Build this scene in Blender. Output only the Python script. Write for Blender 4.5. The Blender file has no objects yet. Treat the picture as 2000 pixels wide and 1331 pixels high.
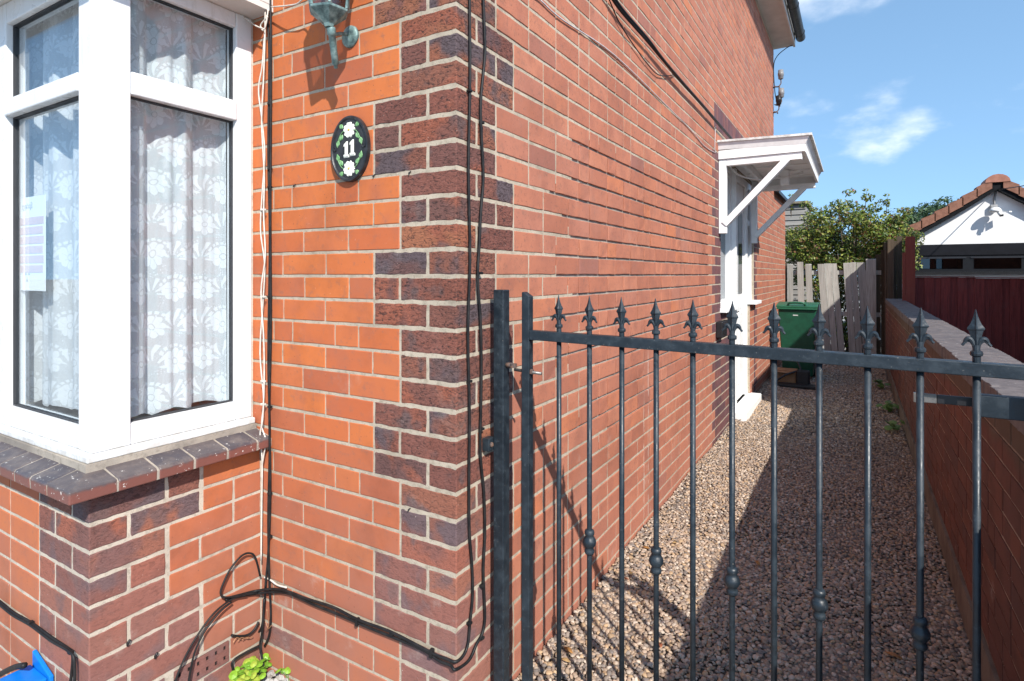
import bpy, math, random
import numpy as np
from mathutils import Matrix, Vector

rnd = random.Random(11)
S = bpy.context.scene
COL = S.collection

# ------------------------------------------------------------------ camera, sky, sun, exposure
FPX, YAW, HORIZON = 1122.8, math.radians(30.87), 536.0      # focal length in pixels of a 2000 px wide frame
CAM = (1.01, -1.37, 1.406)
cd = bpy.data.cameras.new('camera'); cam = bpy.data.objects.new('camera', cd); COL.objects.link(cam)
cam.location = CAM; cam.rotation_euler = (math.pi / 2, 0, YAW)
cd.sensor_fit = 'HORIZONTAL'; cd.sensor_width = 36; cd.lens = FPX / 2000 * 36
cd.shift_y = -(665.5 - HORIZON) / 2000; cd.clip_start = .05; cd.clip_end = 800
S.camera = cam

SUN = Vector((.918, -.779, 1.0)).normalized()               # direction towards the sun
wd = bpy.data.worlds.new('World'); S.world = wd; wd.use_nodes = True
wn = wd.node_tree; wn.nodes.clear()
def wnode(t, **k):
    n = wn.nodes.new(t)
    for a, b in k.items(): setattr(n, a, b)
    return n
sky = wnode('ShaderNodeTexSky', sky_type='NISHITA', sun_disc=False)
sky.sun_elevation = math.asin(SUN.z); sky.sun_rotation = math.atan2(SUN.x, SUN.y)
sky.altitude = 50; sky.air_density = 1.0; sky.dust_density = .1; sky.ozone_density = 1.0
bg = wnode('ShaderNodeBackground'); bg.inputs[1].default_value = .145
wo = wnode('ShaderNodeOutputWorld')
tc = wnode('ShaderNodeTexCoord'); sep = wnode('ShaderNodeSeparateXYZ'); wn.links.new(tc.outputs['Generated'], sep.inputs[0])
def wmath(op, a, b=None, c=None, clamp=False):
    n = wnode('ShaderNodeMath', operation=op, use_clamp=clamp)
    for i, v in enumerate((a, b, c)):
        if v is None: continue
        if isinstance(v, (int, float)): n.inputs[i].default_value = v
        else: wn.links.new(v, n.inputs[i])
    return n.outputs[0]
lift = wnode('ShaderNodeCombineXYZ')             # look a little above the milky horizon band: the day was clear
wn.links.new(sep.outputs[0], lift.inputs[0]); wn.links.new(sep.outputs[1], lift.inputs[1]); wn.links.new(wmath('ADD', wmath('MAXIMUM', sep.outputs[2], 0), .30), lift.inputs[2])
nrm = wnode('ShaderNodeVectorMath', operation='NORMALIZE'); wn.links.new(lift.outputs[0], nrm.inputs[0]); wn.links.new(nrm.outputs[0], sky.inputs[0])
zz = wmath('ADD', wmath('MAXIMUM', sep.outputs[2], 0), .34)
comb = wnode('ShaderNodeCombineXYZ')
wn.links.new(wmath('DIVIDE', sep.outputs[0], zz), comb.inputs[0]); wn.links.new(wmath('DIVIDE', sep.outputs[1], zz), comb.inputs[1])
comb.inputs[2].default_value = 10.3
nz = wnode('ShaderNodeTexNoise'); nz.inputs['Scale'].default_value = 2.15; nz.inputs['Detail'].default_value = 7; nz.inputs['Roughness'].default_value = .52
vrot = wnode('ShaderNodeVectorRotate', rotation_type='Z_AXIS'); vrot.inputs['Angle'].default_value = .09; wn.links.new(comb.outputs[0], vrot.inputs['Vector'])
wn.links.new(vrot.outputs[0], nz.inputs['Vector'])
mr = wnode('ShaderNodeMapRange', interpolation_type='SMOOTHSTEP'); mr.inputs[1].default_value = .535; mr.inputs[2].default_value = .70
wn.links.new(nz.outputs[0], mr.inputs[0])
tnt = wnode('ShaderNodeMix', data_type='RGBA', blend_type='MULTIPLY'); tnt.inputs[0].default_value = 1; wn.links.new(sky.outputs[0], tnt.inputs[6]); tnt.inputs[7].default_value = (1.27, 1.42, 1.34, 1)
mx = wnode('ShaderNodeMix', data_type='RGBA')
wn.links.new(wmath('MULTIPLY', mr.outputs[0], .7), mx.inputs[0]); wn.links.new(tnt.outputs[2], mx.inputs[6]); mx.inputs[7].default_value = (6.8, 6.95, 7.1, 1)
wn.links.new(mx.outputs[2], bg.inputs[0]); wn.links.new(bg.outputs[0], wo.inputs[0])

sl = bpy.data.lights.new('sun', 'SUN'); sl.energy = 4.6; sl.angle = math.radians(.53); sl.color = (1, .945, .87)
so = bpy.data.objects.new('sun', sl); COL.objects.link(so); so.location = SUN * 20
so.rotation_euler = (-SUN).to_track_quat('-Z', 'Y').to_euler()
vs = S.view_settings; vs.view_transform = 'Standard'; vs.look = 'None'; vs.exposure = .66; vs.gamma = 1; vs.use_curve_mapping = False
S.cycles.max_bounces = 10; S.cycles.transparent_max_bounces = 16; S.cycles.use_denoising = True
S.cycles.sample_clamp_indirect = 6

# ------------------------------------------------------------------ geometry of the place
CR = (math.cos(YAW), math.sin(YAW)); CF = (-math.sin(YAW), math.cos(YAW))
def on(px, py, **k):
    """point of a plane of the place (x=, y= or z=) that the survey of the photograph puts at px, py"""
    (ax, v), = k.items(); i = 'xyz'.index(ax)
    a = (px - 1000) / FPX
    r = (CF[0] + a * CR[0], CF[1] + a * CR[1], -(py - HORIZON) / FPX)
    t = (v - CAM[i]) / r[i]
    return Vector([CAM[j] + t * r[j] for j in range(3)])
def proj(p):
    X, Y, Z = p[0] - CAM[0], p[1] - CAM[1], p[2] - CAM[2]
    d = CF[0] * X + CF[1] * Y
    if d < .05: return None
    return 1000 + FPX * (CR[0] * X + CR[1] * Y) / d, HORIZON - FPX * Z / d, d
G = .0805                                   # height of a course
def zj(k): return 1.40 + G * k              # bed joint k

# ------------------------------------------------------------------ object helpers
def tag(o, label=None, cat=None, group=None, kind=None, category=None):
    for k, v in (('label', label), ('category', cat or category), ('group', group), ('kind', kind)):
        if v: o[k] = v
    return o
def thing(name, label, cat, loc=(0, 0, 0), group=None):
    o = bpy.data.objects.new(name, None); COL.objects.link(o); o.location = loc; o.empty_display_size = .1
    return tag(o, label, cat, group)
def attach(o, parent):
    if parent is not None:
        o.parent = parent
        if parent.type == 'EMPTY': o.matrix_parent_inverse = Matrix.Translation(-Vector(parent.location))
        else: o.matrix_parent_inverse = Matrix.Identity(4)
    return o
def obj(name, me, parent=None, **k):
    o = bpy.data.objects.new(name, me); COL.objects.link(o); attach(o, parent)
    return tag(o, **k)

class MB:
    def __init__(s): s.v = []; s.f = []; s.m = []; s.mi = 0
    def add(s, vs, fs):
        n = len(s.v); s.v += [tuple(p) for p in vs]; s.f += [tuple(i + n for i in f) for f in fs]; s.m += [s.mi] * len(fs); return s
    def box(s, x0, x1, y0, y1, z0, z1):
        return s.add([(x, y, z) for z in (z0, z1) for y in (y0, y1) for x in (x0, x1)],
                     [(0, 2, 3, 1), (4, 5, 7, 6), (0, 1, 5, 4), (2, 6, 7, 3), (0, 4, 6, 2), (1, 3, 7, 5)])
    def beam(s, p0, p1, w, h, up=(0, 0, 1)):
        p0, p1 = Vector(p0), Vector(p1); d = (p1 - p0).normalized(); a = d.cross(Vector(up))
        a = a.normalized() if a.length > 1e-6 else Vector((1, 0, 0)); b = a.cross(d).normalized()
        vs = [p + a * (i * w / 2) + b * (j * h / 2) for p in (p0, p1) for i, j in ((-1, -1), (1, -1), (1, 1), (-1, 1))]
        return s.add(vs, [(3, 2, 1, 0), (4, 5, 6, 7), (0, 1, 5, 4), (1, 2, 6, 5), (2, 3, 7, 6), (3, 0, 4, 7)])
    def tube(s, pts, r, n=8):
        pts = [Vector(p) for p in pts]; rs = r if isinstance(r, (list, tuple)) else [r] * len(pts)
        vs = []; ref = None
        for i, p in enumerate(pts):
            d = (pts[min(i + 1, len(pts) - 1)] - pts[max(i - 1, 0)]).normalized()
            if ref is None: ref = d.orthogonal().normalized()
            ref = (ref - d * ref.dot(d)); ref = ref.normalized() if ref.length > 1e-6 else d.orthogonal().normalized()
            b = d.cross(ref)
            vs += [p + (ref * math.cos(2 * math.pi * j / n) + b * math.sin(2 * math.pi * j / n)) * rs[i] for j in range(n)]
        fs = [(i * n + j, i * n + (j + 1) % n, (i + 1) * n + (j + 1) % n, (i + 1) * n + j) for i in range(len(pts) - 1) for j in range(n)]
        fs += [tuple(range(n - 1, -1, -1)), tuple((len(pts) - 1) * n + j for j in range(n))]
        return s.add(vs, fs)
    def lathe(s, prof, n=16, M=None, squash=(1, 1)):
        M = M or Matrix.Identity(4)
        vs = [M @ Vector((r * math.cos(2 * math.pi * j / n) * squash[0], r * math.sin(2 * math.pi * j / n) * squash[1], z)) for r, z in prof for j in range(n)]
        k = len(prof)
        fs = [(i * n + j, i * n + (j + 1) % n, (i + 1) * n + (j + 1) % n, (i + 1) * n + j) for i in range(k - 1) for j in range(n)]
        fs += [tuple(range(n - 1, -1, -1)), tuple((k - 1) * n + j for j in range(n))]
        return s.add(vs, fs)
    def prism(s, poly, t, M=None):
        """polygon in local xz, thickness t along local y (0..t)"""
        M = M or Matrix.Identity(4); n = len(poly)
        vs = [M @ Vector((x, y, z)) for y in (0, t) for x, z in poly]
        return s.add(vs, [tuple(range(n)), tuple(range(2 * n - 1, n - 1, -1))] + [(i, i + n, (i + 1) % n + n, (i + 1) % n) for i in range(n)])
    def mesh(s, name, mats, smooth=False):
        me = bpy.data.meshes.new(name); me.from_pydata(s.v, [], s.f)
        for m in (mats if isinstance(mats, (list, tuple)) else [mats]): me.materials.append(m)
        me.polygons.foreach_set('material_index', s.m)
        if smooth: me.polygons.foreach_set('use_smooth', [True] * len(s.f))
        me.update(); return me
    def build(s, name, mats, parent=None, smooth=False, bevel=0, **k):
        o = obj(name, s.mesh(name, mats, smooth), parent, **k)
        if bevel:
            b = o.modifiers.new('bevel', 'BEVEL'); b.width = bevel; b.segments = 2; b.limit_method = 'ANGLE'; b.angle_limit = math.radians(40)
            if not smooth: b.harden_normals = False
        return o
def bx(name, mat, parent, x0, x1, y0, y1, z0, z1, bevel=0, **k):
    return MB().box(x0, x1, y0, y1, z0, z1).build(name, mat, parent, bevel=bevel, **k)
def np_mesh(name, V, F, mat, tint=None, smooth=True):
    me = bpy.data.meshes.new(name); V = np.asarray(V, np.float32); F = np.asarray(F, np.int32); k = F.shape[1]
    me.vertices.add(len(V)); me.vertices.foreach_set('co', V.ravel())
    me.loops.add(F.size); me.loops.foreach_set('vertex_index', F.ravel())
    me.polygons.add(len(F)); me.polygons.foreach_set('loop_start', np.arange(0, F.size, k, dtype=np.int32))
    me.polygons.foreach_set('use_smooth', np.full(len(F), smooth))
    if tint is not None:
        a = me.attributes.new('tint', 'FLOAT_VECTOR', 'POINT'); a.data.foreach_set('vector', np.asarray(tint, np.float32).ravel())
    me.materials.append(mat); me.update(calc_edges=True); me.validate(); return me
def smooth_path(pts, n=6):
    P = [Vector(p) for p in pts]; out = []
    for i in range(len(P) - 1):
        a, b, c, d = P[max(i - 1, 0)], P[i], P[i + 1], P[min(i + 2, len(P) - 1)]
        for j in range(n):
            t = j / n
            out.append(.5 * (2 * b + (c - a) * t + (2 * a - 5 * b + 4 * c - d) * t * t + (3 * b - a - 3 * c + d) * t ** 3))
    return out + [P[-1]]

# ------------------------------------------------------------------ materials
class NT:
    """small helper that chains shader nodes"""
    def __init__(s, name):
        s.mat = bpy.data.materials.new(name); s.mat.use_nodes = True; s.t = s.mat.node_tree; s.t.nodes.clear()
        s.out = s.node('ShaderNodeOutputMaterial')
    def node(s, t, **k):
        n = s.t.nodes.new(t)
        for a, b in k.items(): setattr(n, a, b)
        return n
    def put(s, sock, v):
        if v is None: return
        if hasattr(v, 'is_output'): s.t.links.new(v, sock)
        elif isinstance(v, (tuple, list)): sock.default_value = (*v, 1) if len(v) == 3 and sock.type == 'RGBA' else v
        else: sock.default_value = v
    def m(s, op, a, b=None, c=None, clamp=False):
        n = s.node('ShaderNodeMath', operation=op, use_clamp=clamp)
        for i, v in enumerate((a, b, c)): s.put(n.inputs[i], v)
        return n.outputs[0]
    def vm(s, op, a, b=None):
        n = s.node('ShaderNodeVectorMath', operation=op); s.put(n.inputs[0], a); s.put(n.inputs[1], b); return n.outputs[0]
    def scale(s, v, k):
        n = s.node('ShaderNodeVectorMath', operation='SCALE'); s.put(n.inputs[0], v); s.put(n.inputs[3], k); return n.outputs[0]
    def mix(s, f, a, b, mode='MIX'):
        n = s.node('ShaderNodeMix', data_type='RGBA', blend_type=mode); s.put(n.inputs[0], f); s.put(n.inputs[6], a); s.put(n.inputs[7], b); return n.outputs[2]
    def noise(s, vec, scale, detail=4, rough=.55, col=False, dist=0):
        n = s.node('ShaderNodeTexNoise'); s.put(n.inputs['Vector'], vec); n.inputs['Scale'].default_value = scale
        n.inputs['Detail'].default_value = detail; n.inputs['Roughness'].default_value = rough; n.inputs['Distortion'].default_value = dist
        return n.outputs['Color' if col else 0]
    def voro(s, vec, scale, feature='F1', out='Distance', rand=1):
        n = s.node('ShaderNodeTexVoronoi', feature=feature); s.put(n.inputs['Vector'], vec); n.inputs['Scale'].default_value = scale
        n.inputs['Randomness'].default_value = rand; return n.outputs[out]
    def rng(s, v, a, b, c=0, d=1, sm=True):
        n = s.node('ShaderNodeMapRange', interpolation_type='SMOOTHSTEP' if sm else 'LINEAR')
        for i, x in enumerate((v, a, b, c, d)): s.put(n.inputs[i], x)
        return n.outputs[0]
    def ramp(s, v, stops, const=False):
        n = s.node('ShaderNodeValToRGB'); s.put(n.inputs[0], v); e = n.color_ramp.elements
        n.color_ramp.interpolation = 'CONSTANT' if const else 'LINEAR'
        while len(e) < len(stops): e.new(.5)
        for el, (p, c) in zip(e, stops): el.position = p; el.color = (*c, 1)
        return n.outputs[0]
    def pos(s): return s.node('ShaderNodeNewGeometry').outputs['Position']
    def objco(s): return s.node('ShaderNodeTexCoord').outputs['Object']
    def xyz(s, v):
        n = s.node('ShaderNodeSeparateXYZ'); s.put(n.inputs[0], v); return n.outputs
    def vec(s, x, y, z):
        n = s.node('ShaderNodeCombineXYZ')
        for i, v in enumerate((x, y, z)): s.put(n.inputs[i], v)
        return n.outputs[0]
    def bump(s, h, strength=.3, dist=.002):
        n = s.node('ShaderNodeBump'); s.put(n.inputs['Height'], h); n.inputs['Strength'].default_value = strength; n.inputs['Distance'].default_value = dist
        return n.outputs[0]
    def pbr(s, color, rough=.7, metal=0, spec=.35, normal=None, **k):
        n = s.node('ShaderNodeBsdfPrincipled'); s.put(n.inputs['Base Color'], color); s.put(n.inputs['Roughness'], rough)
        s.put(n.inputs['Metallic'], metal); s.put(n.inputs['Specular IOR Level'], spec); s.put(n.inputs['Normal'], normal)
        for a, b in k.items(): s.put(n.inputs[a], b)
        return n.outputs[0]
    def done(s, sh): s.t.links.new(sh, s.out.inputs[0]); return s.mat

def simple(name, c, rough=.6, var=.25, scale=18, bump=.15, bdist=.001, metal=0, spec=.35, c2=None, speck=None):
    t = NT(name); p = t.pos(); n = t.noise(p, scale, 5)
    c2 = c2 or tuple(x * (1 - var) for x in c)
    col = t.mix(t.rng(n, .35, .68), c, c2)
    if speck: col = t.mix(t.rng(t.noise(p, scale * 9, 2), .62, .70), col, speck)
    return t.done(t.pbr(col, t.rng(n, .3, .7, rough * .85, min(1, rough * 1.15)), metal, spec, t.bump(t.noise(p, scale * 6, 4), bump, bdist)))

def rand_src(t, joined):
    """three random numbers per brick and a coordinate that differs from brick to brick"""
    if joined:
        a = t.node('ShaderNodeAttribute', attribute_name='tint').outputs['Vector']; p = t.objco()
        x = t.xyz(a); return x[0], x[1], x[2], t.vm('ADD', p, t.scale(a, 40))
    r = t.node('ShaderNodeObjectInfo').outputs['Random']; p = t.pos()
    f = lambda k: t.m('FRACT', t.m('MULTIPLY', r, k))
    a, b, c = f(91.7), f(37.3), f(173.1)
    return a, b, c, t.vm('ADD', p, t.vec(t.m('MULTIPLY', a, 40), t.m('MULTIPLY', b, 40), t.m('MULTIPLY', c, 40)))
def brick_mat(kind, joined):
    t = NT('brick_%s%s' % (kind, '_mass' if joined else '')); a, b, c, q = rand_src(t, joined)
    wz = t.xyz(t.pos())[2]
    if kind == 'orange':
        col = t.ramp(a, [(0, (0.419, 0.106, 0.040)), (.3, (0.465, 0.124, 0.040)), (.6, (0.507, 0.143, 0.040)), (.85, (0.465, 0.131, 0.046)), (1, (0.363, 0.098, 0.045))])
        col = t.mix(t.m('MULTIPLY', t.rng(t.noise(q, 7, 4), .42, .72), .6), col, (0.352, 0.109, 0.058))
        col = t.mix(t.m('MULTIPLY', t.rng(t.noise(q, 30, 6, .76), .52, .72), .62), col, (.22, .105, .075))
        col = t.mix(t.m('MULTIPLY', t.rng(wz, 1.05, .10), t.rng(t.noise(t.pos(), 4, 5), .18, .62, .25, .9)), col, (.30, .125, .085))
        col = t.mix(t.m('MULTIPLY', t.rng(t.voro(q, 62), .16, .06), t.m('MULTIPLY', t.rng(t.noise(q, 16, 2), .48, .6), .75)), col, (.11, .05, .04))
        h = t.m('ADD', t.noise(q, 60, 5, .6), t.m('MULTIPLY', t.rng(t.voro(q, 190), .0, .22), .5)); bs, bd, ro = .25, .0016, .7
    elif kind == 'purple':
        col = t.ramp(a, [(0, (.165, .066, .054)), (.25, (.25, .088, .060)), (.45, (.145, .074, .068)), (.7, (.31, .112, .064)), (.88, (.20, .080, .062)), (1, (.36, .135, .070))])
        patch = t.noise(q, 6.0, 3, .5)
        col = t.mix(t.rng(patch, .48, .60), col, t.mix(t.rng(b, .35, .65), (.118, .085, .092), (.31, .100, .060)))
        col = t.mix(t.rng(t.noise(t.vm('ADD', q, (9, 3, 5)), 8, 3), .56, .68), col, (.145, .088, .082))
        col = t.mix(t.m('MULTIPLY', t.rng(wz, .9, .1), .5), col, (.27, .125, .105))
        z = t.xyz(q); st = t.vec(z[0], z[1], t.m('MULTIPLY', z[2], 2.2))
        cr = t.noise(st, 62, 6, .74, dist=.9); smoothed = t.rng(wz, .25, 1.15, .28, 1)
        col = t.mix(t.m('MULTIPLY', t.rng(cr, .53, .36), t.m('MULTIPLY', smoothed, .95)), col, (.036, .020, .019))  # shade in the creases painted into the colour where the relief is low
        col = t.mix(t.m('MULTIPLY', t.rng(t.noise(q, 170, 3, .7), .64, .72), .45), col, (.40, .27, .22))
        h = t.m('MULTIPLY', t.m('ADD', cr, t.m('MULTIPLY', t.noise(q, 20, 3), .6)), smoothed); bs, bd, ro = 1.0, .008, .85
    elif kind == 'plum':
        col = t.ramp(a, [(0, (.105, .052, .060)), (.5, (.15, .062, .062)), (1, (.19, .075, .062))])
        col = t.mix(t.rng(t.noise(q, 12, 4), .45, .7), col, (.10, .055, .062)); h = t.noise(q, 60, 5, .65); bs, bd, ro = .4, .002, .8
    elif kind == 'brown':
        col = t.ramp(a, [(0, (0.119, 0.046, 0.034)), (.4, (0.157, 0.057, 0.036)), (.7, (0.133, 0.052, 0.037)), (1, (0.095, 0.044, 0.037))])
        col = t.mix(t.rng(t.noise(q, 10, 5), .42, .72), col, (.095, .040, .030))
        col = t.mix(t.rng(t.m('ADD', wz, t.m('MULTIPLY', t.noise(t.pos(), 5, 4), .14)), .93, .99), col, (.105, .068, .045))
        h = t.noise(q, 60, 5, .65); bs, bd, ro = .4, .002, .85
    else:
        col = t.ramp(a, [(0, (0.337, 0.121, 0.073)), (.3, (0.397, 0.144, 0.085)), (.6, (0.432, 0.165, 0.096)), (.8, (0.380, 0.148, 0.096)), (.93, (0.467, 0.158, 0.074)), (1, (0.276, 0.114, 0.085))])
        col = t.mix(t.m('MULTIPLY', t.rng(t.noise(q, 9, 5), .40, .70), .6), col, (0.281, 0.105, 0.070))
        col = t.mix(t.m('MULTIPLY', t.rng(t.noise(q, 34, 6, .75), .52, .72), .65), col, (.19, .10, .075))
        col = t.mix(t.m('MULTIPLY', t.rng(t.noise(q, 110, 3, .7), .60, .68), .6), col, (.12, .06, .048))
        col = t.mix(t.m('MULTIPLY', t.rng(t.voro(q, 100), .10, .03), t.rng(b, .3, 1, 0, .6)), col, (.15, .075, .06))
        col = t.mix(t.m('MULTIPLY', t.rng(wz, .55, .02), .5), col, (.36, .150, .105))
        col = t.mix(t.m('MULTIPLY', t.rng(t.noise(t.pos(), 1.7, 5), .52, .70), .35), col, (0.390, 0.176, 0.124))
        h = t.m('ADD', t.noise(q, 70, 6, .65), t.m('MULTIPLY', t.rng(t.voro(q, 160), 0, .25), .6)); bs, bd, ro = .4, .002, .8
    if kind == 'red':
        g = t.xyz(t.pos()); dd = t.m('MINIMUM', t.m('ABSOLUTE', t.m('SUBTRACT', g[1], 1.748)), t.m('MULTIPLY', t.m('ABSOLUTE', t.m('SUBTRACT', g[1], 1.825)), 1.6))
        run_ = t.m('MULTIPLY', t.rng(dd, .007, .003), t.m('MULTIPLY', t.rng(t.noise(t.pos(), 9, 4), .40, .55), t.rng(wz, 1.0, .9)))
        col = t.mix(t.m('MULTIPLY', run_, .75), col, (.66, .58, .50))
    col = t.mix(t.m('MULTIPLY', t.rng(t.noise(q, 170, 1), .785, .80), t.rng(c, .2, 1, 0, .7)), col, (.66, .56, .48))     # lime specks
    soot = t.m('MULTIPLY', t.rng(t.noise(t.pos(), 2.6, 7, .68), .46, .70), .26 if kind == 'red' else .42)
    col = t.mix(soot, col, t.mix(1, col, (.46, .43, .42), 'MULTIPLY'))
    bloom = t.m('MULTIPLY', t.rng(t.noise(t.vm('ADD', t.pos(), (7, 3, 1)), 5.5, 6, .7), .60, .74), t.rng(wz, 1.4, .1, .08, .28))
    col = t.mix(bloom, col, (.50, .42, .36))
    return t.done(t.pbr(col, ro, 0, .3, t.bump(h, bs, bd)))
BM = {(k, j): brick_mat(k, j) for k in ('orange', 'purple', 'red', 'brown', 'plum') for j in (False, True)}

def mortar_mat(name, c, c2, dark=None):
    t = NT(name); p = t.pos()
    col = t.mix(t.rng(t.noise(p, 14, 5), .35, .7), c, c2)
    col = t.mix(t.m('MULTIPLY', t.rng(t.noise(p, 330, 2), .66, .70), .8), col, (.06, .05, .045))
    if dark: col = t.mix(t.rng(t.noise(p, 3.2, 5), .40, .62), col, dark)
    col = t.mix(t.m('MULTIPLY', t.rng(t.noise(p, 38, 5, .7), .48, .66), .55), col, tuple(x * .55 for x in c2))
    col = t.mix(t.m('MULTIPLY', t.rng(t.noise(p, 2.6, 7, .68), .46, .70), .45), col, tuple(x * .45 for x in c2))
    return t.done(t.pbr(col, .95, 0, .1, t.bump(t.noise(p, 260, 4, .7), .7, .002)))
M_CREAM = mortar_mat('mortar_cream', (.45, .38, .295), (.385, .325, .25))
M_GREYM = mortar_mat('mortar_weathered', (.40, .35, .29), (.33, .29, .245), (.25, .22, .19))
M_WHITEM = mortar_mat('mortar_pale', (.51, .445, .365), (.43, .37, .30))

def upvc():
    t = NT('white_upvc'); p = t.pos()
    col = t.mix(t.rng(t.noise(p, 7, 4), .45, .75), (.69, .70, .71), (.645, .65, .655))
    g = t.xyz(p); st = t.vec(t.m('MULTIPLY', g[0], 14), t.m('MULTIPLY', g[1], 14), t.m('MULTIPLY', g[2], 2.2))
    col = t.mix(t.m('MULTIPLY', t.rng(t.noise(st, 2.5, 6, .7), .50, .74), .5), col, (.48, .48, .46))
    col = t.mix(t.m('MULTIPLY', t.rng(g[2], .93, .85), t.rng(t.noise(p, 26, 5), .4, .65, .1, .6)), col, (.42, .40, .36))
    return t.done(t.pbr(col, t.rng(t.noise(p, 12, 3), .3, .7, .22, .38), 0, .45))
M_UPVC = upvc()
M_PAINT = simple('white_gloss_paint', (.78, .78, .77), .45, .07, 9, .12, .002)
M_SOFFIT = simple('off_white_soffit', (.62, .60, .57), .6, .12, 5, .1)
M_BLACKP = simple('black_plastic', (.018, .018, .02), .42, .3, 20, .1)
M_CABLE = simple('black_cable', (.010, .010, .011), .5, .5, 30, .1, spec=.22, c2=(.020, .019, .019))
M_WCABLE = simple('white_cable', (.62, .58, .52), .55, .25, 40, .1, c2=(.50, .45, .39))
M_SEAL = simple('dark_gasket', (.035, .036, .04), .6, .1)
def iron():
    t = NT('blue_black_iron'); p = t.pos(); n = t.noise(p, 26, 6, .65)
    col = t.mix(t.rng(n, .42, .70), (.010, .016, .022), (.020, .030, .039))
    col = t.mix(t.rng(t.noise(p, 90, 4, .7), .66, .74), col, (.010, .012, .014))
    col = t.mix(t.m('MULTIPLY', t.rng(t.noise(p, 210, 2), .72, .76), .7), col, (.22, .20, .17))
    col = t.mix(t.m('MULTIPLY', t.rng(t.noise(p, 34, 6, .75), .66, .73), .75), col, (.075, .042, .028))
    col = t.mix(t.m('MULTIPLY', t.rng(t.noise(t.vm('ADD', p, (4, 4, 4)), 55, 4, .7), .60, .72), .5), col, (.060, .075, .088))
    return t.done(t.pbr(col, t.rng(n, .35, .65, .34, .6), 0, .45, t.bump(t.noise(p, 140, 4), .4, .0012)))
M_IRON = iron()
M_STEEL = simple('worn_steel', (.22, .205, .19), .45, .4, 60, .2, metal=.6)
M_RUST = simple('rusty_bolt', (.06, .05, .05), .7, .4, 90, .4, c2=(.16, .09, .06))
def glassmat(name, ior, tintc, rough=0.0):
    t = NT(name); ge = t.node('ShaderNodeNewGeometry'); dt = t.node('ShaderNodeVectorMath', operation='DOT_PRODUCT')
    t.t.links.new(ge.outputs['Incoming'], dt.inputs[0]); t.t.links.new(ge.outputs['Normal'], dt.inputs[1])
    f0 = ((ior - 1) / (ior + 1)) ** 2; g1 = t.m('SUBTRACT', 1, t.m('ABSOLUTE', dt.outputs['Value']), clamp=True)
    fres = t.m('ADD', f0, t.m('MULTIPLY', t.m('POWER', g1, 5), 1 - f0))          # the same from either side of the thin pane
    tr = t.node('ShaderNodeBsdfTransparent'); t.put(tr.inputs[0], tintc)
    gl = t.node('ShaderNodeBsdfGlossy'); gl.inputs['Roughness'].default_value = rough; t.put(gl.inputs[0], (.95, .97, 1))
    mxs = t.node('ShaderNodeMixShader'); t.put(mxs.inputs[0], fres); t.t.links.new(tr.outputs[0], mxs.inputs[1]); t.t.links.new(gl.outputs[0], mxs.inputs[2])
    return t.done(mxs.outputs[0])
M_GLASS = glassmat('double_glazing', 1.62, (.93, .96, .97))
M_DGLASS = glassmat('dark_glazing', 1.8, (.30, .34, .36))
M_ROOM = simple('dim_room', (.13, .135, .14), .9, .2, 3)
M_SILLB = None
def sillmat():
    t = NT('blue_engineering_brick'); r = t.node('ShaderNodeObjectInfo').outputs['Random']; p = t.pos(); g = t.xyz(p)
    col = t.mix(r, (.056, .050, .060), (.082, .068, .070))
    col = t.mix(t.rng(t.noise(p, 22, 6, .7), .42, .7), col, (.125, .104, .098))
    col = t.mix(t.rng(t.m('ADD', g[2], t.m('MULTIPLY', t.noise(p, 60, 3), .012)), .810, .798), col, (.17, .065, .052))   # unglazed red front edge
    col = t.mix(t.m('MULTIPLY', t.rng(t.noise(p, 85, 3, .6), .66, .71), .8), col, (.66, .64, .60))                      # splashes
    return t.done(t.pbr(col, .48, 0, .4, t.bump(t.noise(p, 90, 5), .35, .002)))
M_SILLB = sillmat()
M_CONC = simple('concrete', (.36, .34, .31), .95, .3, 9, .5, .003, speck=(.16, .15, .14))
def tintmat(name, rough=.8, spec=.25, transl=0, bump=0):
    t = NT(name); a = t.node('ShaderNodeAttribute', attribute_name='tint').outputs['Color']
    col = a
    if bump: col = t.mix(t.m('MULTIPLY', t.rng(t.noise(t.pos(), 240, 3), .45, .7), .35), a, t.mix(1, a, (.6, .58, .56), 'MULTIPLY'))
    sh = t.pbr(col, rough, 0, spec, t.bump(t.noise(t.pos(), 500, 2), .2, .0006) if bump else None)
    if transl:
        tn = t.node('ShaderNodeBsdfTranslucent'); t.put(tn.inputs[0], a)
        ms = t.node('ShaderNodeMixShader'); ms.inputs[0].default_value = transl
        t.t.links.new(sh, ms.inputs[1]); t.t.links.new(tn.outputs[0], ms.inputs[2]); sh = ms.outputs[0]
    return t.done(sh)
M_PEB = tintmat('pebbles', .75, .3, 0, 1)
M_LEAF = tintmat('leaves', .45, .4, .3)
M_BARK = simple('bark', (.10, .075, .055), .9, .4, 30, .5, .004)
def wood(name, c, c2, axis=2, rough=.8):
    t = NT(name); q = t.objco(); g = t.xyz(t.pos()); r = t.node('ShaderNodeObjectInfo').outputs['Random']
    k = [22., 22., 22.]; k[axis] = 1.3
    st = t.vec(*[t.m('ADD', t.m('MULTIPLY', g[i], k[i]), t.m('MULTIPLY', r, 31)) for i in range(3)])
    n = t.noise(st, 2.2, 6, .65, dist=.8)
    col = t.mix(t.rng(n, .3, .72), c, c2); col = t.mix(t.m('MULTIPLY', r, .6), col, tuple(x * .5 for x in c)); col = t.mix(t.m('MULTIPLY', t.rng(t.noise(t.pos(), 3.5, 6, .7), .5, .72), .5), col, tuple(x * .55 + .03 for x in c))
    return t.done(t.pbr(col, rough, 0, .2, t.bump(n, .4, .004)))
M_OLDWOOD = wood('weathered_timber', (.45, .435, .40), (.27, .26, .235))
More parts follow.
